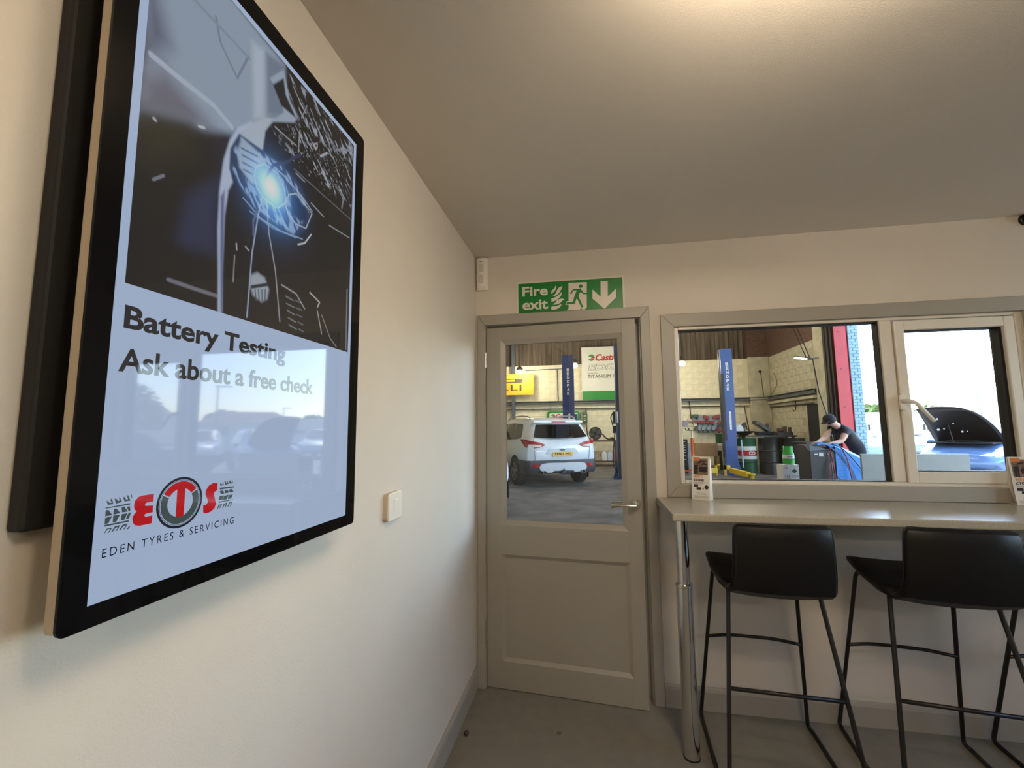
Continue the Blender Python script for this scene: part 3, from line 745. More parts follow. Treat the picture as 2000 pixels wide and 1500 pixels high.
# dark camera just inside the right edge of the picture
dc = thing('wall_camera', 'small dark round camera high on the wall at the right edge', 'camera', (2.785, -0.02, 2.37))
MB().lathe([(0.030, 0.0), (0.030, -0.012), (0.026, -0.016)], (2.785, -0.0005, 2.402), 20, 'y').build('base', M['black'], dc, smooth=True)
MB().ball((2.785, -0.03, 2.400), (0.024, 0.026, 0.024)).build('camera_head', M['black'], dc, smooth='all')

# ------------------------------------------------------------------ switch plate on the left wall
sp = thing('wall_switch', 'white surface-mounted switch box on the wall beside the display', 'switch', (0.0, -1.095, 1.110))
MB().prism(rrect(-1.142, 1.112, -1.048, 1.198, 0.010), 'yz', 0.0005, 0.014).build('mounting_box', mat('cream_plastic', srgb(200, 180, 156), 0.5), sp, smooth=True)
MB().prism(rrect(-1.143, 1.111, -1.047, 1.199, 0.010), 'yz', 0.014, 0.022).build('faceplate', M['white_plastic'], sp, smooth=True, bevel=0.003)
MB().box(0.022, -1.110, 1.140, 0.0245, -1.080, 1.176).build('rocker', M['white_plastic'], sp, bevel=0.001)

# small things on the floor
o = MB().ball((0.056, -0.377, 0.0115), (0.011, 0.012, 0.0115)).build('floor_pellet', mat('plum_plastic', srgb(62, 40, 44), 0.5), smooth='all')
tag(o, 'small dark plum pellet on the floor against the skirting', 'pellet')
o = MB().prism([(0.474 + r * math.cos(a), -0.291 + .8 * r * math.sin(a)) for a, r in [(2 * math.pi * i / 14, 0.010 + 0.006 * ((i * 7) % 5) / 5) for i in range(14)]], 'xy', 0.0002, 0.0012).build('dried_spill', mat('brown_spill', srgb(96, 84, 66), 0.7))
tag(o, 'small brown dried spill on the floor in front of the door', 'spill')

# ------------------------------------------------------------------ ceiling lamps of the office
def batten(x, y, z, label, power=1.0, L=0.62):
    t = thing('ceiling_lamp', label, 'lamp', (x, y, z), group='ceiling lamps of the waiting room')
    MB().box(x - L / 2, y - 0.03, z + 0.035, x + L / 2, y + 0.03, H - 0.0).build('lamp_body', M['white_plastic'], t)
    e = mat('lamp_diffuser', (0.9, 0.85, 0.75), 0.5, emit=(OFFICE_LAMP_COL, OFFICE_LAMP * power))
    MB().prism(rrect(y - 0.045, z - 0.035, y + 0.045, z + 0.035, 0.02), 'yz', x - L / 2, x + L / 2).build('diffuser', e, t, smooth=True)
    return t
batten(1.16, -1.70, 2.335, 'lit ceiling batten just above the top of the picture', 0.84)
batten(1.25, -2.50, 2.335, 'lit ceiling batten right above the camera', 1.6, 0.42)
batten(1.50, -4.40, 2.335, 'lit ceiling batten furthest behind the camera', 1.3)

# ================================================================== the advertising display on the left wall
M['tvblack'] = mat('glossy_black_glass', (0.004, 0.004, 0.0045), 0.04, spec=0.12)
M['tvedge'] = mat('champagne_metal', srgb(176, 160, 138), 0.35, 0.15)
TVX = 0.080
Y0, Y1, Z0, Z1 = -2.0605, -1.456, 1.1775, 2.172
SY0, SY1, SZ0, SZ1 = -2.032, -1.4945, 1.203, 2.134
tv = thing('advertising_display', 'large portrait screen advertising battery testing on the left wall', 'screen', (0.04, -1.758, 1.1775))
MB().prism(rrect(Y0 + 0.001, Z0 + 0.002, Y1 - 0.001, Z1 - 0.002, 0.008), 'yz', 0.060, 0.0765).build('casing', M['tvedge'], tv, smooth=True, bevel=0.002)
bz = MB().prism(rrect(Y0, Z0, Y1, Z1, 0.009), 'yz', 0.0765, TVX).build('bezel', M['tvblack'], tv, smooth=True)
MB().box(0.0005, -2.064, 1.290, 0.022, -1.54, 2.10).build('rear_housing', M['blackmatte'], tv, bevel=0.004)
MB().box(0.022, -1.98, 1.40, 0.060, -1.60, 2.00).build('mount', M['blackmatte'], tv)
def screen_mat(name, col, strength=None):
    return mat(name, (0.002, 0.002, 0.002), 0.035, spec=0.33, emit=(col, SCREEN if strength is None else strength))
SCRW = screen_mat('screen_pale_blue', srgb(192, 212, 244))
scr = MB().flat([(SY0, SZ0), (SY1, SZ0), (SY1, SZ1), (SY0, SZ1)], 'yz', TVX + 0.0003).build('screen', SCRW, tv)
# the picture on the screen: a grid coloured point by point
PX0, PX1, PZ0, PZ1 = -2.021, -1.506, 1.590, 2.123
GN, GM = 400, 412
uu, vv = np.meshgrid(np.linspace(0, 1, GN), np.linspace(0, (PZ1 - PZ0) / 0.516, GM))
img = np.zeros((GM, GN, 3)) + np.array([.034, .030, .027])
img[:, :, :] *= (1.0 + 0.25 * np.sin(uu * 3) * np.cos(vv * 4))[:, :, None]
def seg_dist(x, y, a, b):
    dx, dy = b[0] - a[0], b[1] - a[1]
    L = dx * dx + dy * dy + 1e-12
    t = np.clip(((x - a[0]) * dx + (y - a[1]) * dy) / L, 0, 1)
    return np.hypot(x - a[0] - t * dx, y - a[1] - t * dy)
def poly_sd(x, y, pts):
    d = np.full(x.shape, 9.0)
    ins = np.zeros(x.shape, bool)
    n = len(pts)
    for i in range(n):
        a, b = pts[i], pts[(i + 1) % n]
        d = np.minimum(d, seg_dist(x, y, a, b))
        if a[1] != b[1]:
            c = ((a[1] > y) != (b[1] > y)) & (x < (b[0] - a[0]) * (y - a[1]) / (b[1] - a[1]) + a[0])
            ins ^= c
    return np.where(ins, -d, d)
def vnoise(x, y, seed):
    rs = np.random.RandomState(seed)
    g = rs.rand(160, 160)
    xi, yi = np.floor(x).astype(int), np.floor(y).astype(int)
    fx, fy = x - xi, y - yi
    fx, fy = fx * fx * (3 - 2 * fx), fy * fy * (3 - 2 * fy)
    G = lambda a, b: g[a % 160, b % 160]
    return (G(xi, yi) * (1 - fx) + G(xi + 1, yi) * fx) * (1 - fy) + (G(xi, yi + 1) * (1 - fx) + G(xi + 1, yi + 1) * fx) * fy
for kind, col, w, pts in PIC:
    if kind == 'n':
        sd = poly_sd(uu, vv, pts)
        an = math.radians(w[2])
        xr, yr = uu * math.cos(an) + vv * math.sin(an), -uu * math.sin(an) + vv * math.cos(an)
        q = vnoise(xr * w[1] * 3 + 7, yr * w[0] * 3 + 3, len(pts)) * .65 + vnoise(xr * w[1] * 8, yr * w[0] * 8, 5) * .35
        a = np.clip((q - w[3]) / .16, 0, 1) * np.clip(-sd / .012, 0, 1)
    elif kind == 'p':
        sd = poly_sd(uu, vv, pts)
        a = np.clip(0.5 - sd / max(w * 2, 0.004), 0, 1)
    else:
        d = np.full(uu.shape, 9.0)
        for p, q in zip(pts[:-1], pts[1:]):
            d = np.minimum(d, seg_dist(uu, vv, p, q))
        h = max(w * 0.5, 0.0022)
        a = np.clip((h - d) / 0.004 + 0.5, 0, 1) if w < 0.011 else np.clip((h * 1.4 - d) / (h * 0.9), 0, 1)
    a = (a * a * (3 - 2 * a))[:, :, None]
    img = img * (1 - a) + np.array(col) * a
for c, r, col in GLOW:
    g = np.exp(-((uu - c[0]) ** 2 + (vv - c[1]) ** 2) / (2 * (r * 0.62) ** 2))[:, :, None]
    img = img + np.array(col) * g * (1 - np.clip(img, 0, 1) * 0.4)
img = np.clip(img, 0, 1)
me = bpy.data.meshes.new('picture')
L0 = tv.location
vs = [(TVX + 0.0006 - L0.x, PX0 + (PX1 - PX0) * i / (GN - 1) - L0.y, PZ0 + (PZ1 - PZ0) * j / (GM - 1) - L0.z) for j in range(GM) for i in range(GN)]
fs = [(j * GN + i, j * GN + i + 1, (j + 1) * GN + i + 1, (j + 1) * GN + i) for j in range(GM - 1) for i in range(GN - 1)]
me.from_pydata(vs, [], fs)
at_ = me.color_attributes.new('screen_colour', 'FLOAT_COLOR', 'POINT')
at_.data.foreach_set('color', np.concatenate([img, np.ones((GM, GN, 1))], 2).astype(np.float32).ravel())
pm = screen_mat('screen_picture', (1, 1, 1))
vc = pm.node_tree.nodes.new('ShaderNodeVertexColor')
vc.layer_name = 'screen_colour'
pm.node_tree.links.new(vc.outputs[0], pm.node_tree.nodes['Principled BSDF'].inputs['Emission Color'])
me.materials.append(pm)
po = bpy.data.objects.new('picture', me)
COL.objects.link(po)
po.parent = scr
SCRK = screen_mat('screen_charcoal', srgb(58, 56, 56))
SCRN = screen_mat('screen_navy', srgb(30, 28, 48))
SCRR = screen_mat('screen_red', srgb(212, 32, 40))
SCRG = screen_mat('screen_slate', srgb(84, 96, 96))
SCRB = screen_mat('screen_black', srgb(40, 44, 52))
TT = TVX + 0.0007
def stext(s, box, m, **k):
    return text_mb(s, box, 'yz', TT, **k).build('lettering', m, scr)
stext('Battery Testing', (-2.0185, 1.5235, -1.7230, 1.5625), SCRK, bold=0.028)
stext('Ask about a free check', (-2.0205, 1.4770, -1.6340, 1.5080), SCRK, bold=0.022)
stext('EDEN TYRES & SERVICING', (-2.0210, 1.2535, -1.8265, 1.2640), SCRN, spacing=1.35)
for p in ETS['tread']:
    MB().flat(p, 'yz', TT).build('logo_tread', SCRG, scr)
MB().flat(ETS['E'], 'yz', TT).build('logo_letter', SCRR, scr)
MB().flat(ETS['S'], 'yz', TT).build('logo_letter', SCRR, scr)
LC = (-1.9235, 1.3025)
def ring2(ro, ri, a0, a1, n=40):
    pts = [(LC[0] + ro * math.cos(a0 + (a1 - a0) * i / n), LC[1] + ro * math.sin(a0 + (a1 - a0) * i / n)) for i in range(n + 1)]
    pts += [(LC[0] + ri * math.cos(a1 + (a0 - a1) * i / n), LC[1] + ri * math.sin(a1 + (a0 - a1) * i / n)) for i in range(n + 1)]
    return pts
R = math.radians
lt = MB().flat(ring2(0.0352, 0.0318, 0, R(180)), 'yz', TT).flat(ring2(0.0352, 0.0318, R(180), R(360)), 'yz', TT)
lt.flat(ring2(0.0310, 0.0303, 0, R(180)), 'yz', TT).flat(ring2(0.0310, 0.0303, R(180), R(360)), 'yz', TT)
lt.build('logo_tyre_ring', SCRB, scr)
MB().flat(ring2(0.0292, 0.0195, R(34), R(150)), 'yz', TT).flat([(LC[0] - 0.0062, LC[1] - 0.0195), (LC[0] + 0.0062, LC[1] - 0.0195), (LC[0] + 0.0062, LC[1] + 0.024), (LC[0] - 0.0062, LC[1] + 0.024)], 'yz', TT + 0.0001).build('logo_letter', SCRR, scr)
MB().flat(ring2(0.0292, 0.0195, R(154), R(390)), 'yz', TT).build('logo_ring', SCRG, scr)

# ================================================================== the workshop beyond: structure
M['asphalt'] = mat('workshop_concrete', srgb(112, 108, 103), 0.8, noise=(2.6, 0.42), bump=(45, 0.5), spec=0.25)
M['block'] = mat('cream_painted_block', srgb(232, 222, 190), 0.6, noise=(5, 0.12), bump=(40, 0.2))
M['mortar'] = mat('cream_painted_joint', srgb(222, 211, 178), 0.8)
M['block_dirty'] = mat('grubby_painted_block', srgb(196, 188, 162), 0.7, noise=(3, 0.30), bump=(40, 0.3))
M['mortar_dirty'] = mat('grubby_joint', srgb(172, 164, 138), 0.8)
M['corrugated'] = mat('corrugated_cement', srgb(112, 98, 82), 0.85, noise=(2.2, 0.55), stretch=(6, 6, 0.35), bump=(30, 0.2))
M['brown_brick'] = mat('brown_brickwork', srgb(102, 76, 62), 0.9, noise=(7, 0.4), stretch=(1, 1, 4), bump=(20, 0.5))
M['girder'] = mat('grey_painted_girder', srgb(104, 106, 108), 0.55, noise=(6, 0.2))
M['darkpipe'] = mat('dark_pipe', srgb(66, 62, 58), 0.5)
M['roof'] = mat('dark_roof', srgb(70, 64, 58), 0.9)
M['darkvoid'] = mat('dark_doorway', srgb(34, 34, 36), 0.8, noise=(3, 0.3))
GX, GY = 7.18, 15.0
struct(MB().box(-8, 0.12, -0.1, 7.6, 15.2, 0.0), 'floor_workshop', M['asphalt'], 'dark concrete floor of the workshop', 'floor')
wb = struct(MB().box(-8.2, GY, 0, GX, GY + 0.25, 3.95), 'wall_workshop_back', M['mortar'], 'cream painted block wall at the back of the workshop', 'wall')
# painted blocks, each with its own edges
def block_mesh(name, w, h, d, m, e=0.010):
    mb = MB(True).add([(0, 0, 0), (w, 0, 0), (w, 0, h), (0, 0, h), (e, -d, e), (w - e, -d, e), (w - e, -d, h - e), (e, -d, h - e)],
                      [(4, 5, 6, 7), (0, 1, 5, 4), (1, 2, 6, 5), (2, 3, 7, 6), (3, 0, 4, 7)])
    me = mb.mesh(name)
    me.materials.append(m)
    return me
bm_ = block_mesh('block', 0.445, 0.221, 0.006, M['block'], 0.005)
rest = MB()
cnt = 0
random.seed(3)
for r_ in range(17):
    z = 0.06 + r_ * 0.228
    x = -3.6 - (0.225 if r_ % 2 else 0)
    while x < 6.35:
        vis = (-2.05 < x < 1.35) or (3.55 < x < 6.3 and r_ > 1)
        dy = random.uniform(-0.0015, 0.0015)
        if vis and cnt < 298 and x + 0.44 < 6.49:
            o = bpy.data.objects.new('block', bm_)
            COL.objects.link(o)
            o.parent = wb
            o.location = (x - wb.location.x, GY + dy - wb.location.y, z - wb.location.z)
            cnt += 1
        elif x + 0.44 < 6.49:
            rest.add([(x + 0.01, GY - 0.006, z), (x + 0.43, GY - 0.006, z), (x + 0.43, GY - 0.006, z + 0.215), (x + 0.01, GY - 0.006, z + 0.215),
                      (x, GY, z), (x + 0.44, GY, z), (x + 0.44, GY, z + 0.215), (x, GY, z + 0.215)],
                     [(0, 1, 2, 3), (0, 4, 5, 1), (1, 5, 6, 2), (2, 6, 7, 3), (3, 7, 4, 0)])
        x += 0.452
o = rest.build('remaining_blocks', M['block'], wb)
o['kind'] = 'stuff'
# corrugated cladding over the blocks, sheet by sheet
cw = struct(MB().box(-8.2, GY + 0.12, 3.95, 6.6, GY + 0.25, 6.5), 'wall_workshop_upper', M['roof'], 'brown corrugated cladding above the painted blocks', 'wall')
x = -7.0
k = 0
while x < 6.4:
    n = 41
    w = min(1.02, 6.48 - x)
    ph = [(x + w * i / (n - 1), GY + 0.05 + 0.032 * math.cos(2 * math.pi * (x + w * i / (n - 1)) / 0.17)) for i in range(n)]
    z0 = 3.90 + 0.02 * (k % 2)
    mb = MB().add([(a, b, z0) for a, b in ph] + [(a, b, 6.5) for a, b in ph] + [(a, b + 0.006, z0) for a, b in ph],
                  [(i, i + 1, n + i + 1, n + i) for i in range(n - 1)] + [(i, i + 1, 2 * n + i + 1, 2 * n + i) for i in range(n - 1)])
    mb.build('corrugated_sheet', M['corrugated'], cw, smooth='all')
    x += 1.0
    k += 1
# pilaster in the far corner
struct(MB().box(6.49, GY - 0.16, 0, GX, GY, 3.98), 'wall_workshop_pilaster', M['block_dirty'], 'grubby painted pilaster in the far corner of the workshop', 'wall', bevel=0.02)
# right-hand wall: painted below, bare brown brick above
wr = struct(MB().box(GX, 11.55, 0, GX + 0.4, GY + 0.25, 3.95).box(GX, 11.55, 0, GX + 0.4, 11.56, 3.95), 'wall_workshop_right', M['mortar_dirty'], 'grubby painted block wall on the right of the workshop', 'wall')
bm2 = block_mesh('block', 0.445, 0.220, 0.010, M['block_dirty'], 0.007)
for r_ in range(17):
    z = 0.06 + r_ * 0.228
    y = 11.62 + (0.225 if r_ % 2 else 0)
    while y + 0.44 < 14.85:
        if not (y < 12.22 and z < 2.05):
            o = bpy.data.objects.new('block', bm2)
            COL.objects.link(o)
            o.parent = wr
            o.rotation_euler = (0, 0, math.radians(-90))
            o.location = (GX - wr.location.x, y + 0.44 - wr.location.y, z - wr.location.z)
        y += 0.452
struct(MB().box(GX, 11.0, 3.95, GX + 0.4, GY + 0.25, 6.5).box(6.49, GY - 0.10, 3.98, GX, GY + 0.25, 6.5), 'wall_workshop_brick', M['brown_brick'], 'bare brown brickwork above the grubby painted wall', 'wall')
# dark doorway in the right-hand wall
dd = thing('door_2', 'dark doorway in the grubby right-hand workshop wall', 'doorway', (GX - 0.01, 11.83, 0), kind='structure')
MB().box(GX - 0.022, 11.47, 0, GX - 0.004, 12.17, 2.05).build('shade_panel', M['darkvoid'], dd)  # flat dark panel on solid wall, coloured as the shade inside the doorway
MB().box(GX - 0.03, 12.17, 0, GX - 0.002, 12.25, 2.12).build('frame_post', M['block_dirty'], dd)
# pier beside the opening, roller door guide, lintel
struct(MB().box(GX - 0.05, 10.82, 0, GX + 0.4, 11.47, 4.6), 'wall_workshop_pier', M['block_dirty'], 'tall grubby painted pier beside the dark roller guide', 'wall', bevel=0.015)
rg = thing('roller_door_guide', 'dark steel roller door guide between painted pier and red column', 'door guide', (GX, 10.62, 0))
M['dkmetal'] = mat('dark_grimy_metal', srgb(62, 58, 54), 0.5, noise=(4, 0.4), stretch=(8, 8, 0.5))
MB().box(GX - 0.12, 10.70, 0, GX + 0.2, 10.80, 4.5).build('channel', M['dkmetal'], rg)
MB().box(GX - 0.10, 10.58, 0, GX - 0.02, 10.69, 4.5).build('channel', M['dkmetal'], rg)
MB().box(GX - 0.06, 10.47, 0, GX + 0.02, 10.56, 4.5).build('channel', M['dkmetal'], rg)
# red steel column
rc = thing('red_column', 'bright red steel column at the workshop opening', 'column', (7.28, 10.35, 0))
M['red'] = mat('red_paint', srgb(186, 44, 52), 0.42, noise=(5, 0.12))
MB().box(7.105, 10.295, 0, 7.370, 10.315, 4.5).build('flange', M['red'], rc)
MB().box(7.225, 10.315, 0, 7.250, 10.44, 4.5).build('web', M['red'], rc)
MB().prism([(7.345, 10.295), (7.425, 10.335), (7.425, 10.36), (7.345, 10.32)], 'xy', 0, 4.5).build('lip', M['red'], rc)
for z in (0.9, 1.9, 2.9, 3.9):
    MB().lathe([(0.014, 10.295), (0.014, 10.287), (0.008, 10.285)], (7.22, 0, z), 10, 'y').build('bolt', M['dkmetal'], rc)
# pale blue brick pier outside
bp = struct(MB().box(7.44, 10.32, 0, 7.69, 10.95, 4.6), 'wall_outer_pier', mat('pale_blue_joint', srgb(126, 156, 172), 0.8), 'pale blue painted brick pier at the edge of the opening', 'wall')
M['bluebrick'] = mat('pale_blue_brick', srgb(150, 182, 198), 0.7, noise=(9, 0.15))
for r_ in range(56):
    z = 0.02 + r_ * 0.080
    for (a, b) in (((7.442, 7.60), (7.612, 7.688)) if r_ % 2 else ((7.442, 7.52), (7.532, 7.688))):
        MB().add([(a, 10.32, z), (b, 10.32, z), (b, 10.32, z + 0.068), (a, 10.32, z + 0.068), (a + .006, 10.308, z + .006), (b - .006, 10.308, z + .006), (b - .006, 10.308, z + .062), (a + .006, 10.308, z + .062)],
                 [(4, 5, 6, 7), (0, 1, 5, 4), (1, 2, 6, 5), (2, 3, 7, 6), (3, 0, 4, 7)]).build('brick', M['bluebrick'], bp)
struct(MB().box(GX, 0.12, 4.6, GX + 0.4, 11.0, 6.5), 'wall_workshop_lintel', M['brown_brick'], 'brickwork above the wide workshop opening', 'wall')
struct(MB().box(-8.2, 0.0, 0, -8.0, 15.2, 6.5), 'wall_workshop_left', M['block_dirty'], 'far left workshop wall', 'wall')
struct(MB().box(-8.2, 0.0, 6.5, 7.6, 15.25, 6.6), 'ceiling_workshop', M['roof'], 'dark workshop roof', 'ceiling')
struct(MB().box(-8.2, 0, 0, -0.125, 0.12, 6.5).box(-0.125, 0, H + 0.105, RX + 0.125, 0.12, 6.5).box(RX + 0.125, 0, 0, 7.58, 0.12, 6.5), 'wall_workshop_near', M['block_dirty'], 'near end wall of the workshop', 'wall')
# long girders and pipes along the walls
g = thing('wall_girder', 'long grey girder along the back wall of the workshop', 'girder', (0, 14.9, 2.38))
MB().box(-8, 14.80, 2.385, 7.0, 14.97, 2.40).box(-8, 14.80, 2.47, 7.0, 14.97, 2.485).box(-8, 14.88, 2.40, 7.0, 14.90, 2.47).build('beam', M['girder'], g)
g = thing('wall_girder', 'grey girder running along the grubby right-hand workshop wall', 'girder', (7.1, 13.3, 2.36))
MB().box(7.0, 11.5, 2.36, 7.16, 14.8, 2.38).box(7.0, 11.5, 2.48, 7.16, 14.8, 2.50).box(7.08, 11.5, 2.38, 7.10, 14.8, 2.48).build('beam', M['girder'], g)
MB().box(7.04, 11.5, 2.22, 7.165, 14.8, 2.30).build('lower_duct', M['block_dirty'], g)
def pipe(name, path, r, label, m='darkpipe', brackets=()):
    t = thing(name, label, 'pipe', path[0])
    MB().tube(path, r, 8).build('pipe', M[m], t, smooth='all')
    for b in brackets:
        MB().box(b[0] - .02, b[1] - 0.03, b[2] - 0.03, b[0] + .02, b[1] + 0.04, b[2] + 0.03).build('bracket', M[m], t)
pipe('air_pipe', [(-8, 14.92, 2.175), (6.45, 14.92, 2.175)], 0.022, 'dark thin pipe under the long girder on the back wall', brackets=[(-1.6, 14.94, 2.175), (0.12, 14.94, 2.175), (0.33, 14.94, 2.175), (4.35, 14.94, 2.175)])
pipe('air_pipe', [(7.12, 14.8, 2.10), (7.12, 11.7, 2.08)], 0.022, 'dark thin pipe along the grubby right-hand wall')
pipe('air_pipe', [(6.30, 14.985, 2.175), (6.42, 14.985, 1.2)], 0.018, 'short dark pipe dropping behind the black drums')
pipe('conduit', [(-1.9, 14.95, 3.76), (-0.62, 14.95, 3.78), (0.1, 14.95, 3.80)], 0.018, 'grey conduit beside the yellow banner lamp', 'girder')
pipe('conduit', [(-0.60, 14.95, 3.78), (-0.58, 14.95, 2.50)], 0.022, 'grey conduit dropping to the girder beside the yellow banner', 'girder')
pipe('conduit', [(4.37, 14.95, 2.42), (4.40, 14.95, 1.72)], 0.020, 'thin conduit dropping to the wall socket beside the tool board', 'darkpipe')
# dark upright in front of the back wall
cl = thing('steel_upright', 'slim dark steel upright on the back wall behind the white car', 'column', (-2.37, 14.8, 0))
MB().box(-2.43, 14.74, 0, -2.31, 14.76, 6.4).box(-2.38, 14.76, 0, -2.36, 14.88, 6.4).box(-2.43, 14.88, 0, -2.31, 14.90, 6.4).build('post', mat('dark_blue_steel', srgb(74, 82, 90), 0.5), cl)

# ------------------------------------------------------------------ banners and wall signs
M['banner_y'] = mat('yellow_banner', srgb(226, 176, 36), 0.5, noise=(4, 0.12))
M['banner_k'] = mat('banner_dark', srgb(62, 54, 40), 0.5)
M['banner_w'] = mat('white_banner', srgb(226, 224, 210), 0.5, noise=(2, 0.05))
M['banner_g'] = mat('green_banner', srgb(30, 138, 52), 0.45)
M['banner_r'] = mat('banner_red', srgb(190, 30, 40), 0.45)
M['banner_grey'] = mat('banner_grey', srgb(128, 124, 116), 0.45)
BYY = 14.709
yb = thing('yellow_banner', 'yellow tyre banner with dark lettering on the back wall', 'banner', (-3.1, BYY, 2.75))
MB().box(-4.75, BYY, 2.75, -1.535, BYY + 0.03, 3.59).build('sheet', M['banner_y'], yb)
text_mb('RELLI', (-3.62, 2.92, -2.025, 3.165), 'xz', BYY - 0.004, bold=0.012, spacing=1.1).build('lettering', M['banner_k'], yb)
lg = MB().prism(rrect(-4.70, 3.235, -1.97, 3.41, 0.07, 8), 'xz', BYY - 0.004, BYY - 0.001).build('long_letter_loop', M['banner_k'], yb)
MB().prism(rrect(-4.50, 3.285, -2.30, 3.37, 0.02), 'xz', BYY - 0.007, BYY - 0.004).build('loop_inside', M['banner_y'], lg)
text_mb('PI', (-4.62, 2.92, -3.80, 3.30), 'xz', BYY - 0.006, bold=0.06).build('lettering', M['banner_k'], yb)
wbn = thing('oil_banner', 'tall white and green engine oil banner on the back wall', 'banner', (1.2, 14.9, 2.46))
MB().box(0.375, 14.87, 2.47, 2.40, 14.90, 4.60).build('sheet', M['banner_w'], wbn)
MB().box(0.385, 14.862, 2.47, 2.40, 14.868, 2.85).build('green_band', M['banner_g'], wbn)
def castrol(par, x0, z0, s, y, txt='Castrol'):
    """roundel with swoosh and the red italic name"""
    MB().flat(circle((x0 + .16 * s, z0 + .16 * s), .16 * s), 'xz', y).build('roundel', M['banner_w'], par)
    k = MB()
    for (a0, a1) in ((20, 160), (200, 340)):
        pts = [(x0 + .16 * s + .145 * s * math.cos(R(a)), z0 + .16 * s + .145 * s * math.sin(R(a))) for a in range(a0, a1 + 1, 10)]
        k.flat(pts, 'xz', y - 0.002)
    k.build('roundel_green', M['banner_g'], par)
    MB().flat([(x0 + .12 * s, z0 + .14 * s), (x0 + .31 * s, z0 + .13 * s), (x0 + .31 * s, z0 + .20 * s), (x0 + .2 * s, z0 + .21 * s)], 'xz', y - 0.003).build('roundel_red', M['banner_r'], par)
    text_mb(txt, (x0 + .34 * s, z0 + .01 * s, x0 + 1.55 * s, z0 + .32 * s), 'xz', y - 0.002, bold=0.03, shear=0.25).build('lettering', M['banner_r'], par)
castrol(wbn, 0.62, 4.03, 0.88, 14.860)
text_mb('EDGE', (0.60, 3.66, 1.98, 3.92), 'xz', 14.862, bold=0.04, shear=0.25).build('lettering', M['banner_grey'], wbn)
text_mb('EDGE', (0.63, 3.675, 1.96, 3.905), 'xz', 14.860, bold=0.005, shear=0.25).build('lettering', M['banner_w'], wbn)
text_mb('BOOSTED WITH', (0.60, 3.545, 0.98, 3.575), 'xz', 14.862, bold=0.03).build('lettering', M['banner_k'], wbn)
text_mb('TITANIUM FST', (0.60, 3.355, 1.86, 3.50), 'xz', 14.862, bold=0.0, shear=0.1).build('lettering', M['banner_k'], wbn)
cs = thing('oil_brand_sign', 'small white oil sign with green border above the car roof', 'sign', (-0.5, 14.9, 1.75))
MB().prism(rrect(-1.02, 1.70, 0.25, 2.08, 0.08), 'xz', 14.88, 14.92).build('board', M['banner_g'], cs)
MB().prism(rrect(-0.94, 1.76, 0.18, 2.00, 0.05), 'xz', 14.874, 14.88).build('white_panel', M['banner_w'], cs)
castrol(cs, -0.90, 1.775, 0.62, 14.870)
gb = thing('wall_notice_box', 'green notice box with white print on the wall beside the lift post', 'notice box', (0.40, 14.9, 1.6))
MB().box(0.275, 14.82, 1.605, 0.535, 14.97, 2.05).build('box', mat('dark_green_box', srgb(38, 82, 46), 0.5), gb, bevel=0.01)
MB().box(0.325, 14.815, 1.61, 0.340, 14.822, 2.05).build('white_stripe', M['banner_w'], gb)
for z, w in ((1.98, .10), (1.90, .08), (1.86, .10), (1.76, .07), (1.70, .09)):
    MB().box(0.40, 14.812, z, 0.40 + w, 14.82, z + 0.025).build('printed_line', M['banner_w'], gb)
MB().tube(arc_path([(0.50, 14.9, 2.17), (0.50, 14.88, 1.98), (0.49, 14.88, 1.50), (0.56, 14.86, 1.0), (0.62, 14.85, 0.5)], 0.2), 0.025, 8).build('hose', M['darkpipe'], gb, smooth='all')

# ------------------------------------------------------------------ lifts
M['liftblue'] = mat('blue_lift_paint', srgb(40, 74, 138), 0.40, noise=(6, 0.15))
M['liftnavy'] = mat('navy_lift_paint', srgb(40, 56, 104), 0.35, noise=(6, 0.15))
M['liftdark'] = mat('dark_blue_inside', srgb(24, 30, 44), 0.5)
M['silver_print'] = mat('silver_print', srgb(206, 208, 206), 0.4)
M['liftyellow'] = mat('yellow_lift_paint', srgb(226, 190, 42), 0.45)
def lift_post(x, y, ht, label, rot=0.0, text='BENDPAK', w=0.36, paint='liftblue'):
    t = thing('lift_post', label, 'lift post', (x, y, 0), rot, group='two-post lift columns')
    h = w / 2
    c = MB(True)
    c.prism([(-h, -.14), (h, -.14), (h, .14), (h - .02, .14), (h - .02, -.12), (-h + .02, -.12), (-h + .02, .14), (-h, .14)], 'xy', 0.012, ht)
    c.build('column', M[paint], t, bevel=0.008)
    MB(True).box(-h - .012, -.02, 0.5, -h, .12, ht - 0.1).build('side_track', M['liftdark'], t)
    MB(True).box(-h + .02, -.115, 0.02, h - .02, .10, ht - 0.2).build('inner_track', M['liftdark'], t)
    MB(True).box(-h - .12, -.26, 0, h + .12, .26, 0.014).build('base_plate', M['liftblue'], t)
    for s in (-1, 1):
        g = MB(True)
        g.add([(s * h, -.13, .014), (s * (h + .11), -.13, .014), (s * h, -.13, .42), (s * h, -.115, .014), (s * (h + .11), -.115, .014), (s * h, -.115, .42)],
              [(0, 1, 2), (3, 5, 4), (0, 3, 4, 1), (1, 4, 5, 2), (2, 5, 3, 0)])
        g.build('gusset', M['liftblue'], t)
    # stacked lettering
    for i, ch in enumerate(text):
        z = ht - 0.52 - i * 0.125
        text_mb(ch, (-0.035, z, 0.045, z + 0.095), 'xz', -0.1425, bold=0.04, local=True).build('lettering', M['silver_print'], t)
    MB(True).box(-0.01, -0.1425, 1.32, 0.045, -0.1405, 1.86).build('capacity_plate', M['paper'], t)
    k = MB(True)
    for i in range(9):
        k.box(0.008, -0.1435, 1.36 + i * 0.052, 0.026, -0.1424, 1.372 + i * 0.052)
    k.build('plate_print', M['banner_k'], t)
    return t
lp1 = lift_post(-0.005, 11.45, 3.72, 'blue lift post behind the white car, under the bright lamp', paint='liftnavy')
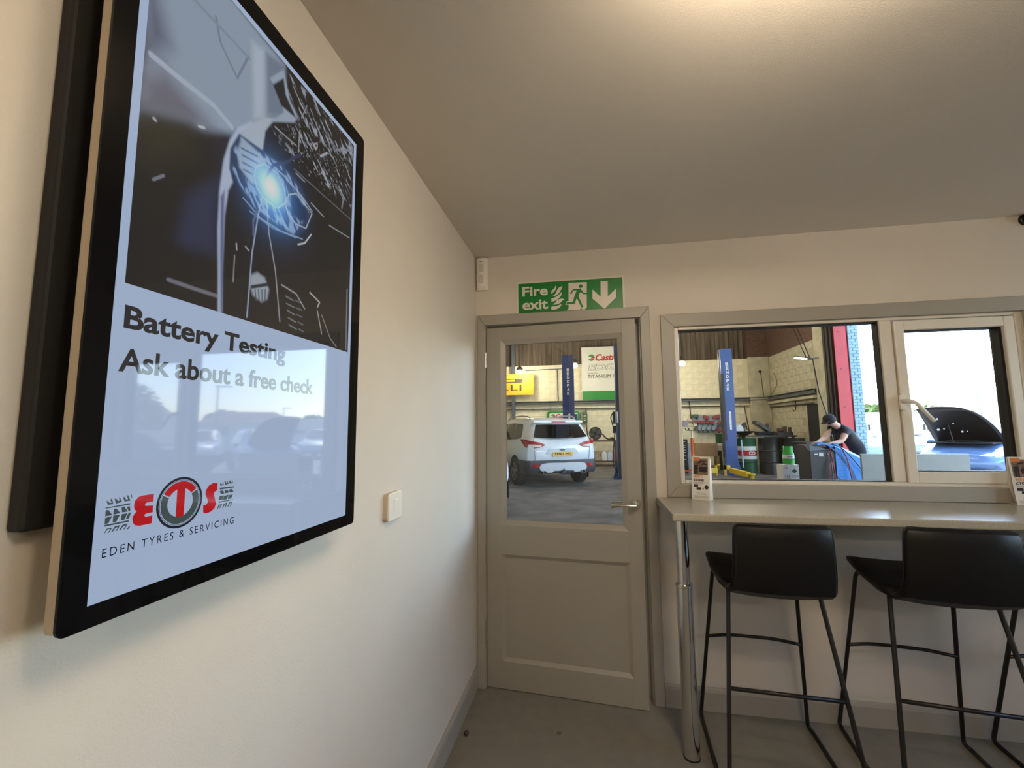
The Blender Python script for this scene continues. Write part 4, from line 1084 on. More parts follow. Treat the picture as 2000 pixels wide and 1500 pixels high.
MB(True).box(0.18, -0.1, 1.35, 0.27, 0.1, 1.85).build('power_box', M['liftblue'], lp1, bevel=0.01)
lp2 = lift_post(1.545, 10.16, 3.76, 'dark blue lift post cut by the right edge of the door glass', math.pi, paint='liftnavy')
pb = MB(True).box(0.17, -0.02, 1.52, 0.27, 0.10, 1.86).build('control_box', M['black'], lp2, bevel=0.01)
MB(True).box(0.12, 0.10, 1.54, 0.20, 0.112, 1.85).build('control_label', M['silver_print'], pb)
MB(True).tube(arc_path([(0.27, 0.06, 1.82), (0.33, 0.08, 1.7), (0.27, 0.08, 1.45), (0.22, 0.10, 1.3), (0.28, 0.1, 0.8), (0.30, 0.1, 0.4), (0.16, 0.1, 0.12)], 0.12), 0.016, 8).build('cable', M['black'], lp2, smooth='all')
MB(True).box(0.18, 0.0, 1.26, 0.28, 0.10, 1.46).build('valve_block', M['black'], lp2, bevel=0.01)
lp3 = lift_post(4.745, 11.62, 3.76, 'bright blue lift post with stacked white letters behind the window', w=0.33)
MB(True).box(-0.175, -0.145, 1.0, -0.10, 0.10, 3.0).build('chain_cover', M['liftdark'], lp3)
MB(True).lathe([(0.02, -0.15), (0.02, -0.165), (0.012, -0.168)], (-0.13, 0, 1.24), 12, 'y').build('release_button', M['banner_r'], lp3)
# yellow lifting arms in front of the third post
la = MB().bar((4.62, 11.25, 0.16), (4.86, 10.55, 0.10), 0.14, 0.13).build('lift_arm', M['liftyellow'], lp3, label='yellow lift arm pointing forward')
MB().box(4.44, 11.2, 0.18, 4.60, 11.3, 0.30).box(4.44, 11.2, 0.0, 4.50, 11.3, 0.30).build('bracket', M['liftyellow'], la)
MB().lathe([(0.05, 0.0), (0.05, 0.09), (0.085, 0.10), (0.085, 0.13)], (4.94, 10.50, 0), 16).build('lifting_pad', M['liftyellow'], la, smooth=True)
la = MB().bar((3.92, 11.1, 0.15), (4.22, 11.2, 0.15), 0.12, 0.14).build('lift_arm', M['liftyellow'], lp3, label='short yellow lift arm')
MB().box(4.19, 11.15, 0.0, 4.23, 11.25, 0.33).box(4.19, 11.15, 0.30, 4.32, 11.25, 0.33).build('bracket', M['liftyellow'], la)
MB().box(3.86, 11.05, 0.0, 3.96, 11.15, 0.10).build('lifting_pad', M['black'], la)

# ------------------------------------------------------------------ workshop lamps: those in view and the added high ones
def flood(x, y, z, r, label, power):
    t = thing('workshop_lamp', label, 'lamp', (x, y, z - 0.2), group='round workshop lamps')
    e = mat('lamp_glow', (1, .95, .85), 0.4, emit=((1.0, 0.90, 0.70), power))
    MB().ball((x, y, z), (r, r, r * 0.85)).build('bulb', e, t, smooth='all')
    MB().lathe([(r * .5, 0.02), (r * 1.25, 0.10), (r * 1.3, 0.12), (r * .5, 0.22), (0.03, 0.26)], (x, y, z), 18).build('shade', M['dkmetal'], t, smooth=True)
    MB().cyl((x, y, z + 0.24), (x, y, 6.5), 0.012, n=6).build('cable', M['black'], t)
flood(-1.98, 14.0, 3.58, 0.10, 'round lamp glowing in front of the yellow banner', WORKSHOP_LAMP)
flood(0.155, 12.9, 3.60, 0.105, 'round lamp glowing beside the top of the first lift post', WORKSHOP_LAMP)
flood(3.80, 13.1, 3.58, 0.105, 'round lamp glowing at the left edge of the wide window pane', WORKSHOP_LAMP)
# unseen high lamps, added to brighten the workshop
for i, (x, y) in enumerate(((1.2, 6.5), (4.6, 10.2), (-2.6, 10.0))):
    flood(x, y, 5.7, 0.16, ['added unseen high lamp over the middle of the workshop floor', 'added unseen high lamp above the row of drums', 'added unseen high lamp above the white car'][i], WORKSHOP_LAMP * 1.3)
il = thing('inspection_lamp', 'dark slim inspection lamp hanging on a black cord above the mechanic', 'lamp', (6.4, 10.5, 3.1))  # inspection lamp on a cable, above the mechanic
ee = mat('inspection_glow', (1, .97, .9), 0.4, emit=((1.0, 0.97, 0.88), 22.0))
MB().bar((6.19, 10.5, 3.30), (6.60, 10.45, 3.215), 0.16, 0.035).build('housing', M['black'], il, bevel=0.012)
MB().bar((6.20, 10.48, 3.270), (6.47, 10.44, 3.212), 0.13, 0.02).build('light_strip', ee, il)
MB().bar((6.60, 10.45, 3.215), (6.76, 10.43, 3.235), 0.05, 0.04).build('grip', M['black'], il)
MB().tube([(6.56, 10.45, 3.24), (6.30, 10.6, 4.3), (6.05, 10.7, 6.5)], 0.012, 6).build('cord', M['black'], il)
MB().tube([(6.50, 10.5, 3.24), (6.22, 10.65, 4.3), (5.95, 10.75, 6.5)], 0.012, 6).build('cord', M['black'], il)
MB().tube([(6.60, 10.40, 3.20), (6.36, 9.7, 2.27), (6.19, 9.0, 1.56), (6.15, 8.8, 1.02)], 0.014, 6).build('trailing_cable', M['black'], il)

# ================================================================== things along the workshop's back wall
M['rust'] = mat('rusty_steel', srgb(92, 72, 58), 0.7, noise=(8, 0.3))
M['milky'] = mat('milky_plastic', srgb(214, 214, 210), 0.45)
M['pinkish'] = mat('pink_plastic', srgb(206, 130, 126), 0.45)
M['card'] = mat('cardboard', srgb(184, 152, 116), 0.75, noise=(6, 0.08))
M['oldcard'] = mat('stained_cardboard', srgb(176, 158, 130), 0.8, noise=(9, 0.35))
M['grime'] = mat('oily_black_steel', srgb(44, 42, 37), 0.38, noise=(5, 0.45), bump=(18, 0.3))
M['orange_paint'] = mat('orange_enamel', srgb(214, 100, 40), 0.45)
M['greendrum'] = mat('green_drum', srgb(22, 84, 52), 0.45, noise=(5, 0.2))
M['limegreen'] = mat('bright_green_enamel', srgb(66, 176, 66), 0.40)
M['redtool'] = mat('red_tool', srgb(150, 46, 42), 0.5)
M['greytool'] = mat('grey_tool', srgb(128, 132, 134), 0.4, 0.5)

wbch = thing('work_bench', 'rusty two-tier workbench against the back wall beside the car', 'workbench', (1.05, 14.3, 0))
for x in (0.62, 1.55):
    for y in (14.08, 14.52):
        MB().box(x - .03, y - .03, 0, x + .03, y + .03, 0.93).build('leg', M['rust'], wbch)
MB().box(0.56, 14.02, 0.90, 1.62, 14.60, 0.95).build('top', M['rust'], wbch)
MB().box(0.58, 14.05, 0.16, 1.60, 14.58, 0.21).build('shelf', M['rust'], wbch)
fan = thing('desk_fan', 'dark round fan standing on the rusty workbench', 'fan', (0.83, 14.25, 0.95))
fc = Vector((0.83, 14.22, 1.21))
cage = MB()
for rr in (0.05, 0.10, 0.15, 0.195, 0.235):
    cage.tube([(fc.x + rr * math.cos(a), fc.y - .05 * (1 - rr / .25), fc.z + rr * math.sin(a)) for a in [2 * math.pi * i / 24 for i in range(24)]], 0.006, 5, closed=True)
for i in range(28):
    a = 2 * math.pi * i / 28
    cage.tube([(fc.x + .03 * math.cos(a), fc.y - .045, fc.z + .03 * math.sin(a)), (fc.x + .235 * math.cos(a), fc.y, fc.z + .235 * math.sin(a))], 0.004, 4)
cage.build('guard', M['dkmetal'], fan)
bl = MB()
for i in range(4):
    a = 2 * math.pi * i / 4 + .3
    pts = [(.02, -.03), (.19, -.08), (.21, .02), (.16, .09), (.02, .03)]
    vs = [(fc.x + p * math.cos(a) - q * math.sin(a), fc.y + .03 + .12 * q, fc.z + p * math.sin(a) + q * math.cos(a)) for p, q in pts]
    bl.add(vs + [(v[0], v[1] + .006, v[2]) for v in vs], [(0, 1, 2, 3, 4), (9, 8, 7, 6, 5)])
bl.build('blades', M['greytool'], fan)
MB().lathe([(.232, fc.y + .05), (.236, fc.y + .055), (.10, fc.y + .11)], (fc.x, 0, fc.z), 24, 'y').build('rear_guard', M['dkmetal'], fan, smooth=True)
MB().cyl((fc.x, fc.y, fc.z), (fc.x, fc.y + .16, fc.z), .06, .05).build('motor', M['black'], fan, smooth=True)
MB().cyl((fc.x, fc.y + .12, fc.z), (fc.x, fc.y + .12, .96), .02).lathe([(.12, .95), (.12, .965), (.05, .985)], (fc.x, fc.y + .12, 0), 16).build('stand', M['black'], fan, smooth=True)
o = MB().tube(arc_path([(1.09, 14.2, 1.18), (1.17, 14.15, 1.06), (1.30, 14.15, 0.985), (1.45, 14.2, 0.98)], .1), 0.028, 8).build('flexible_hose', M['black'], smooth='all')
tag(o, 'black flexible hose curving down beside the fan', 'hose')
o = MB().box(1.36, 14.34, 0.95, 1.53, 14.55, 1.03).box(1.39, 14.37, 1.03, 1.49, 14.5, 1.06).build('tool_tray', M['black'], bevel=.01)
tag(o, 'small black tray on the right end of the rusty workbench', 'tray')
ob = MB().add([(0.64, 14.1, .21), (1.02, 14.1, .21), (1.02, 14.5, .21), (.64, 14.5, .21), (.64, 14.1, .52), (.96, 14.1, .50), (1.0, 14.5, .50), (.64, 14.5, .54)],
              [(0, 3, 2, 1), (4, 5, 6, 7), (0, 1, 5, 4), (1, 2, 6, 5), (2, 3, 7, 6), (3, 0, 4, 7)]).build('cardboard_box', M['oldcard'], bevel=.01)
tag(ob, 'stained cardboard box on the lower shelf of the rusty workbench', 'box')
def jerry(x, y, z, m, label, s=1.0, h=.34):
    t = thing('fluid_bottle', label, 'bottle', (x, y, z), group='bottles under the rusty workbench')
    MB().loft([[(x + a * k * s, y + b * k2 * s, z + zz) for a, b in rrect(-.085, -.06, .085, .06, .02)] for zz, k, k2 in ((0, 1, 1), (h * .7, 1, 1), (h * .85, .75, .8), (h * .95, .3, .4))]).build('body', m, t, smooth=True)
    MB().cyl((x, y, z + h * .95), (x, y, z + h * 1.05), .028 * s).build('cap', M['white_plastic'], t)
jerry(1.13, 14.2, .21, M['milky'], 'milky white bottle next to the stained box under the bench')
jerry(1.33, 14.2, .21, mat('pale_blue_plastic', srgb(196, 206, 222), .45), 'pale blue bottle between white and pink bottles under the bench')
jerry(1.50, 14.18, .21, M['pinkish'], 'pink bottle on the right of the pale blue one', .7, .36)
tag(MB().lathe([(.055, .21), (.06, .38), (.062, .39)], (1.615, 14.30, 0), 14).build('small_tub', M['milky'], smooth=True), 'small white tub at the right end of the bench shelf', 'tub')

# tool board with red tools
tb = thing('tool_board', 'pale board hung with red and grey tools on the back wall', 'tool board', (4.95, 14.85, 1.2))
MB().add([(4.40, 14.86, 1.86), (5.52, 14.86, 1.86), (5.52, 14.86, 1.22), (4.55, 14.86, 1.22), (4.40, 14.93, 1.86), (5.52, 14.93, 1.86), (5.52, 14.93, 1.22), (4.55, 14.93, 1.22)],
         [(0, 1, 2, 3), (7, 6, 5, 4), (0, 4, 5, 1), (1, 5, 6, 2), (2, 6, 7, 3), (3, 7, 4, 0)]).build('board', mat('grey_board', srgb(150, 156, 158), .5), tb)
random.seed(11)
def tool(name, x, z, w, h, m, label, rot=0.0):
    t = thing(name, label, 'tool', (x, 14.80, z), group='tools on the pale board')
    mm = Matrix.Rotation(rot, 3, 'Y')
    MB().obox((x, 14.80, z), (w / 2, .03, h / 2), mm).build('body', m, t, bevel=.008)
    e = Vector((x, 14.80, z)) + mm @ Vector((w * .3, 0, -h * .5))
    MB().obox(e, (w * .12, .025, h * .5), mm).build('handle', M['black'], t, bevel=.005)
tool('power_tool', 4.52, 1.82, .22, .12, M['greendrum'], 'green power tool at the top left of the tool board')
tool('power_tool', 4.90, 1.76, .20, .12, M['redtool'], 'red tool at the top middle of the tool board', .3)
tool('power_tool', 5.25, 1.78, .26, .12, M['redtool'], 'red tool at the top right of the tool board', -.3)
for i, (x, w, r_) in enumerate(((4.58, .18, 0), (4.76, .14, 0), (4.93, .12, 0), (5.09, .17, .1), (5.35, .14, -.5))):
    tool('power_tool', x, 1.60 - .01 * i, w, .10, M['redtool'], 'red tool in the middle row of the tool board, number %s from its left end' % ('one two three four five'.split()[i]), r_)
tool('power_tool', 5.32, 1.29, .16, .10, M['redtool'], 'red tool in the bottom row of the tool board', .5)
for i, x in enumerate((4.64, 4.80, 4.97, 5.14)):
    tool('grey_shears', x, 1.36, .13, .16, M['greytool'], 'grey blade hanging low on the tool board, %s from left' % ('first second third fourth'.split()[i]), .5)
tool('white_gauge', 4.50, 1.49, .10, .10, M['milky'], 'small white gauge at the lower left of the tool board')
tool('ring_tool', 5.34, 1.45, .18, .06, M['black'], 'black looped tool at the lower right of the tool board', -.6)
sk = thing('wall_socket', 'small pinkish socket box left of the tool board', 'socket', (4.38, 14.9, 1.62))
MB().box(4.28, 14.90, 1.62, 4.48, 14.98, 1.72).build('box', mat('pinkish_box', srgb(206, 180, 166), .5), sk, bevel=.01)
gl = MB().loft([[(4.10 + a, 14.93 + b * .0, 1.46 + c) for a, b, c in ((0, 0, 0), (.18, 0, .02), (.16, 0, .18), (.0, 0, .20))], [(4.10 + a, 14.97, 1.46 + c) for a, b, c in ((0, 0, 0), (.18, 0, .02), (.16, 0, .18), (.0, 0, .20))]]).build('hanging_rag', mat('lilac_cloth', srgb(150, 152, 176), .8))
tag(gl, 'lilac rag hanging on the wall left of the tool board', 'rag')

# transmission jack
tj = thing('transmission_jack', 'orange transmission jack with dark claw head by the window edge', 'jack', (3.655, 11.5, 0))
MB().lathe([(.045, .10), (.045, 1.06), (.05, 1.08)], (3.655, 11.5, 0), 14).build('cylinder', M['orange_paint'], tj, smooth=True)
MB().cyl((3.655, 11.5, 1.06), (3.655, 11.5, 1.30), .022).build('ram', M['steel'], tj, smooth=True)
cw_ = MB()
cw_.bar((3.50, 11.5, 1.31), (3.81, 11.5, 1.31), .06, .025)
for x, dx in ((3.50, -.03), (3.57, .0), (3.74, 0), (3.81, .03)):
    cw_.bar((x, 11.5, 1.31), (x + dx, 11.5, 1.37), .05, .02)
cw_.build('claw_head', M['black'], tj)
for a in (30, 150, 270):
    MB().bar((3.655, 11.5, .14), (3.655 + .36 * math.cos(R(a)), 11.5 + .36 * math.sin(R(a)), .06), .05, .06).build('foot', M['orange_paint'], tj)
# black tool trolley
tt = thing('tool_trolley', 'black drawer trolley with pale handles at the window edge', 'trolley', (3.45, 12.1, 0))
MB().box(3.20, 11.95, .10, 3.62, 12.45, 1.03).build('body', M['black'], tt, bevel=.012)
for i, z in enumerate((.96, .84, .78, .70, .62, .54, .40)):
    dr = MB().box(3.23, 11.94, z - .05, 3.60, 11.951, z + .03).build('drawer', M['blackmatte'], tt)
    MB().box(3.42, 11.915, z - .005, 3.54, 11.94, z + .012).build('handle', M['silver_print'], dr)
for x in (3.26, 3.56):
    for y in (12.0, 12.4):
        MB().cyl((x - .02, y, .05), (x + .02, y, .05), .05, n=12).build('castor', M['black'], tt)
tag(MB().loft([[(3.745 + a, 12.2 + b, z) for a, b in rrect(-.10, -.06, .10, .06, .03)] for z in (.0, .9)]).build('rag_bin', mat('pale_grey_sack', srgb(176, 174, 170), .8, noise=(4, .3)), smooth=True), 'pale grey sack standing beside the black drawer trolley', 'sack')
# cardboard box on a stand
cs_ = thing('box_stand', 'simple pale wooden stand under the cardboard box', 'stand', (4.45, 13.1, 0))
for x in (4.10, 4.74):
    for y in (12.92, 13.28):
        MB().box(x - .03, y - .03, 0, x + .03, y + .03, .44).build('leg', mat('pale_wood', srgb(190, 160, 112), .6), cs_)
MB().box(4.06, 12.88, .44, 4.78, 13.32, .47).build('top', M['card'], cs_)
cbx = thing('cardboard_box', 'closed brown cardboard box left of the bright blue lift post', 'box', (4.42, 13.1, .47))
MB().box(4.08, 12.9, .47, 4.74, 13.3, .87).build('carton', M['card'], cbx, bevel=.006)
MB().box(4.08, 13.085, .871, 4.74, 13.115, .874).build('tape', M['oldcard'], cbx)
# green bin and white tub behind the post
def drum(x, y, r, h, m, label, grp, nm='oil_drum'):
    t = thing(nm, label, 'drum', (x, y, 0), group=grp)
    prof = [(r, 0), (r, h * .32), (r + .014, h * .335), (r, h * .35), (r, h * .64), (r + .014, h * .655), (r, h * .67), (r, h * .985), (r + .01, h), (r - .02, h), (r - .025, h - .02), (.02, h - .02)]
    b = MB().lathe(prof, (x, y, 0), 28).build('shell', m, t, smooth=True)
    MB().lathe([(.035, h - .02), (.035, h + .005)], (x + r * .6, y, 0), 12).build('bung', M['dkmetal'], t)
    return t
g0 = drum(5.02, 13.40, .20, 1.17, M['greendrum'], 'green drum half hidden behind the bright blue lift post', 'drums in the workshop')
MB().lathe([(.2105, .62), (.2105, .86)], (5.02, 13.40, 0), 28, caps=False).build('white_band', M['banner_w'], g0, smooth=True)
tb_ = MB().loft([[(4.90 + a * k, 12.75 + b * k, z) for a, b in rrect(-.07, -.07, .07, .07, .02)] for z, k in ((.0, .8), (.62, 1.0))]).build('paper_sack', M['oldcard'], smooth=True)
tag(tb_, 'narrow brown paper sack left of the bright blue lift post', 'sack')
g1 = drum(5.30, 12.0, .29, 1.05, M['greendrum'], 'green oil drum with red and white bands right of the blue post', 'drums in the workshop')
MB().lathe([(.2935, .44), (.2935, .82)], (5.30, 12.0, 0), 28, caps=False).build('white_band', M['banner_w'], g1, smooth=True)
MB().lathe([(.2965, .54), (.2965, .70)], (5.30, 12.0, 0), 28, caps=False).build('red_band', M['banner_r'], g1, smooth=True)
text_mb('CO', (5.28, .57, 5.46, .67), 'xz', 11.695, bold=.03).build('lettering', M['banner_w'], g1)
MB().cyl((5.10, 11.66, .20), (5.08, 11.66, 1.02), .022, n=8).build('pump_tube', M['silver_print'], g1)
# waste-oil funnel on the green drum
fn = thing('oil_funnel', 'wide black funnel with a can on the green drum', 'funnel', (5.25, 12.0, 1.05))
MB().lathe([(.05, 1.05), (.06, 1.11), (.32, 1.25), (.33, 1.27), (.31, 1.27), (.05, 1.13)], (5.25, 12.0, 0), 24).build('funnel', M['black'], fn, smooth=True)
MB().loft([[(5.14 + a * k, 12.0 + b, z) for a, b in rrect(-.12, -.08, .12, .08, .02)] for z, k in ((1.20, 1), (1.37, .9), (1.47, .35))]).build('can', M['milky'], fn, smooth=True)
MB().tube(arc_path([(5.18, 11.95, 1.41), (5.32, 11.95, 1.57), (5.36, 11.95, 1.31)], .08), .014, 6).build('can_handle', M['black'], fn, smooth='all')
for i, (x, y) in enumerate(((5.90, 11.84), (6.44, 11.52), (6.50, 12.14))):
    drum(x, y, .285 if i < 2 else .24, 1.06, M['grime'], ['oily black drum next to the green drum with red band', 'oily black drum nearest the window, in the middle of the row', 'oily black drum furthest right, behind the green gas cylinder'][i], 'drums in the workshop')
tag(MB().ball((6.20, 11.335, .36), (.05, .02, .05)).build('red_cap', M['banner_r'], smooth='all'), 'small red cap on the front of the middle black drum', 'cap')
# bench top behind the drums
bn = thing('steel_bench', 'dark oily steel bench behind the row of black drums', 'bench', (6.0, 12.75, 0))
MB().box(5.35, 12.45, 1.08, 6.95, 13.05, 1.13).build('top', M['grime'], bn)
for x in (5.45, 6.85):
    for y in (12.5, 13.0):
        MB().box(x - .03, y - .03, 0, x + .03, y + .03, 1.08).build('leg', M['grime'], bn)
MB().box(6.2, 12.99, .55, 6.85, 13.03, 1.08).build('back_sheet', M['block_dirty'], bn)
tc_ = thing('plastic_tool_case', 'open black plastic tool case lying on the steel bench', 'tool case', (6.1, 12.6, 1.13))
MB().add([(5.86, 12.5, 1.13), (6.30, 12.5, 1.13), (6.30, 12.8, 1.13), (5.86, 12.8, 1.13), (5.82, 12.48, 1.25), (6.34, 12.48, 1.25), (6.34, 12.82, 1.25), (5.82, 12.82, 1.25)],
         [(0, 3, 2, 1), (0, 1, 5, 4), (1, 2, 6, 5), (2, 3, 7, 6), (3, 0, 4, 7), (4, 5, 6, 7)]).build('base', M['black'], tc_, bevel=.01)
MB().bar((6.22, 12.65, 1.26), (5.80, 12.65, 1.56), .32, .10).build('lid', M['black'], tc_, bevel=.012)
MB().bar((5.98, 12.485, 1.42), (5.92, 12.485, 1.46), .01, .05).build('latch', M['dkmetal'], tc_)
mt = thing('bench_motor', 'rusty small motor parts on the right of the steel bench', 'motor', (6.62, 12.6, 1.13))
MB().box(6.42, 12.5, 1.13, 6.86, 12.8, 1.22).build('plate', M['grime'], mt)
MB().cyl((6.46, 12.6, 1.29), (6.66, 12.6, 1.29), .075, n=14).build('drum', M['rust'], mt, smooth=True)
MB().box(6.62, 12.52, 1.22, 6.70, 12.7, 1.40).build('bracket', M['rust'], mt)
MB().box(6.80, 12.55, 1.22, 6.84, 12.7, 1.38).build('bracket', M['rust'], mt)
for x, h, l in ((5.60, .36, 'dark bottle-jack standing on the left end of the steel bench'), (6.28, .34, 'thin dark tool standing in the middle of the steel bench')):
    t = thing('upright_tool', l, 'tool', (x, 12.93, 1.13), group='tools standing on the steel bench')
    MB().cyl((x, 12.93, 1.13), (x, 12.93, 1.13 + h), .025, n=8).build('shaft', M['greytool'], t)
    MB().box(x - .05, 12.88, 1.13, x + .05, 12.98, 1.20).box(x - .04, 12.89, 1.13 + h * .7, x + .04, 12.97, 1.16 + h).build('body', M['dkmetal'], t, bevel=.01)
hk = thing('wall_hook', 'dark hook and cable on the grubby right-hand wall', 'hook', (7.1, 13.1, 1.9))
MB().tube(arc_path([(7.10, 12.75, 2.2), (7.09, 12.75, 1.95), (7.02, 12.72, 1.86), (7.0, 12.75, 1.95)], .05), .014, 6).build('hook', M['black'], hk, smooth='all')
wl = thing('wall_lead', 'black lead dangling from a socket on the pilaster', 'lead', (6.83, 14.8, 2.6))
MB().lathe([(.05, 0), (.05, -.05)], (6.86, 14.84, 3.42), 10, 'y').build('socket', M['black'], wl)
MB().tube([(6.86, 14.78, 3.42), (6.89, 14.80, 3.1), (6.92, 14.80, 2.5)], .012, 6).build('cord', M['black'], wl)
MB().tube(arc_path([(7.12, 14.3, 3.3), (7.12, 14.0, 2.9), (7.12, 14.7, 2.5)], .3), .008, 6).build('cord', M['dkmetal'], wl, smooth='all')

# ------------------------------------------------------------------ refrigerant cylinder on its carton
cx_ = thing('refrigerant_carton', 'white carton with a green diamond under the gas cylinder', 'carton', (4.70, 7.65, 0))
MB().box(4.545, 7.50, 0, 4.862, 7.82, .612).build('carton', M['paper'], cx_, bevel=.004)
dm = MB().flat([(4.756, .44), (4.806, .49), (4.756, .54), (4.706, .49)], 'xz', 7.497).build('diamond', mat('dark_green_print', srgb(36, 92, 60), .5), cx_)
k = MB()
for q in ((4.69, .592, 4.77, .603), (4.80, .592, 4.85, .602), (4.575, .592, 4.64, .604), (4.575, .555, 4.64, .565), (4.575, .535, 4.63, .544)):
    k.flat([(q[0], q[1]), (q[2], q[1]), (q[2], q[3]), (q[0], q[3])], 'xz', 7.497)
k.build('red_print', mat('dull_red_print', srgb(150, 70, 66), .5), cx_)
k = MB()
for z in (.40, .385, .37, .355):
    k.flat([(4.70, z), (4.84, z), (4.84, z + .005), (4.70, z + .005)], 'xz', 7.497)
for i in range(3):
    k.flat([(4.58 + i * .03, .30), (4.595 + i * .03, .30), (4.595 + i * .03, .41), (4.58 + i * .03, .41)], 'xz', 7.497)
MB().flat([(4.676, .0), (4.680, .0), (4.680, .612), (4.676, .612)], 'xz', 7.498).build('carton_fold', M['inkgrey'], cx_)
k.build('grey_print', M['inkgrey'], cx_)
cy_ = thing('gas_cylinder', 'bright green refrigerant cylinder standing on the white carton', 'gas cylinder', (4.716, 7.64, .612))
MB().lathe([(.085, .612), (.104, .632), (.108, .70), (.104, .705), (.108, .712), (.108, .83), (.095, .865), (.06, .88)], (4.716, 7.64, 0), 24).build('vessel', M['limegreen'], cy_, smooth=True)
MB().lathe([(.109, .735), (.109, .815)], (4.716, 7.64, 0), 24, caps=False).build('white_label', M['paper'], cy_, smooth=True)
for a, b in ((4.66, 4.685), (4.692, 4.715), (4.722, 4.75)):
    MB().box(a, 7.528, .765, b, 7.5285, .781).build('label_print', M['banner_k'], cy_)
col = MB()
for i in range(18):
    a0, a1 = 2 * math.pi * i / 24 + 2.2, 2 * math.pi * (i + 1) / 24 + 2.2
    P_ = lambda a, r, z: (4.716 + r * math.cos(a), 7.64 + r * math.sin(a), z)
    if i in (2, 3):
        continue
    col.add([P_(a0, .088, .86), P_(a1, .088, .86), P_(a1, .088, .99), P_(a0, .088, .99), P_(a0, .083, .86), P_(a1, .083, .86), P_(a1, .083, .99), P_(a0, .083, .99)],
            [(0, 1, 2, 3), (7, 6, 5, 4), (3, 2, 6, 7), (0, 4, 5, 1), (1, 5, 6, 2), (0, 3, 7, 4)])
col.build('collar', M['limegreen'], cy_, smooth=True)
MB().cyl((4.716, 7.64, .88), (4.716, 7.64, .95), .014, n=10).lathe([(.03, .95), (.03, .965)], (4.716, 7.64, 0), 12).build('valve', M['dkmetal'], cy_, smooth=True)
yp = thing('yellow_pole', 'thin yellow pole leaning beside the white carton', 'pole', (4.87, 7.3, 0))
MB().cyl((4.90, 7.3, 0), (4.83, 7.3, .74), .017, n=10).build('shaft', M['liftyellow'], yp, smooth=True)
MB().cyl((4.83, 7.3, .74), (4.815, 7.3, .92), .006, n=8).build('wire_tip', mat('green_wire', srgb(120, 190, 150), .5), yp)

# ------------------------------------------------------------------ air-conditioning service machine
M['acblue'] = mat('bright_blue_plastic', srgb(40, 138, 222), 0.38)
M['acdark'] = mat('charcoal_plastic', srgb(48, 48, 50), 0.45)
ac = thing('service_machine', 'charcoal air-conditioning service machine with bright blue side panel', 'machine', (5.0, 6.7, 0))
MB().prism([(6.42, 0.08), (6.90, 0.08), (6.90, 1.06), (6.62, 1.06), (6.42, .96)], 'yz', 4.585, 5.02).build('body', M['acdark'], ac, bevel=.012)
MB().add([(4.60, 6.418, .93), (4.99, 6.418, .88), (4.99, 6.44, .95), (4.60, 6.44, 1.07)], [(0, 1, 2, 3)]).build('sloped_panel', mat('slate_panel', srgb(74, 78, 92), .4), ac)
bl_ = MB()
xs = np.linspace(5.0, 5.415, 9)
tz = [1.09 - .22 * ((x - 5.0) / .415) ** 1.15 for x in xs]
bl_.loft([[(x, 6.40, .06), (x, 6.88, .06), (x, 6.88, z - .02), (x, 6.70, z), (x, 6.46, z - .01), (x, 6.40, z - .06)] for x, z in zip(xs, tz)])
pnl = bl_.build('blue_side', M['acblue'], ac, smooth=True)
cv = MB()
pp = [(4.70, 1.085), (4.76, 1.115), (4.84, 1.10), (4.92, 1.06), (5.0, 1.085), (5.04, 1.10)]
cv.loft([[(x, 6.36, z - .035), (x, 6.50, z - .03), (x, 6.50, z), (x, 6.36, z - .005)] for x, z in pp])
cv.build('blue_lid', M['acblue'], ac, smooth=True)
# curved dark band across the blue side
bd = MB()
pth = [(4.88, 1.045), (4.95, 1.00), (5.03, .92), (5.11, .82), (5.19, .70), (5.25, .56), (5.29, .40), (5.31, .20)]
n = len(pth)
vs = []
for i, (x, z) in enumerate(pth):
    w_ = .012 + .03 * i / n
    vs += [(x - w_ * .7, 6.394, z - w_ * .5), (x + w_ * .7, 6.394, z + w_ * .5)]
bd.add(vs, [(2 * i, 2 * i + 1, 2 * i + 3, 2 * i + 2) for i in range(n - 1)])
bd.build('curved_band', mat('deep_blue_plastic', srgb(34, 88, 140), .45), ac)
for i in range(8):
    MB().box(5.025, 6.395, .80 - i * .05, 5.13 + .02 * (i % 2), 6.401, .806 - i * .05).build('louvre', mat('louvre_blue', srgb(30, 90, 160), .5) if i == 0 else bpy.data.materials['louvre_blue'], pnl)
MB().box(4.655, 6.408, .885, 4.715, 6.42, .905).build('label', M['paper'], ac)
MB().box(4.735, 6.408, .855, 4.805, 6.42, .925).build('label', M['silver_print'], ac)
MB().box(4.87, 6.408, .885, 4.895, 6.42, .905).build('label', M['pinkish'], ac)
hoses = [([(4.90, 6.40, 1.06), (4.915, 6.33, .80), (4.94, 6.33, .40), (4.95, 6.36, .06)], 'redtool'), ([(4.90, 6.38, .78), (4.85, 6.32, .72), (4.835, 6.33, .45), (4.85, 6.36, .06)], 'redtool'),
         ([(4.905, 6.38, .90), (4.885, 6.30, .60), (4.88, 6.32, .35), (4.87, 6.36, .06)], 'girder'), ([(5.06, 6.36, 1.06), (5.16, 6.33, .80), (5.20, 6.33, .40), (5.21, 6.36, .06)], 'redtool'),
         ([(4.93, 6.36, 1.08), (5.10, 6.34, 1.0), (5.28, 6.33, .76), (5.43, 6.36, .55)], 'black'), ([(4.90, 6.36, .62), (5.0, 6.32, .45), (5.2, 6.33, .30), (5.3, 6.36, .06)], 'black')]
for pth, m in hoses:
    MB().tube(arc_path(pth, .18, 6), .009, 6).build('hose', M[m], ac, smooth='all')
for x in (4.64, 5.34):
    for y in (6.48, 6.82):
        MB().cyl((x - .02, y, .05), (x + .02, y, .05), .05, n=12).build('castor', M['black'], ac)

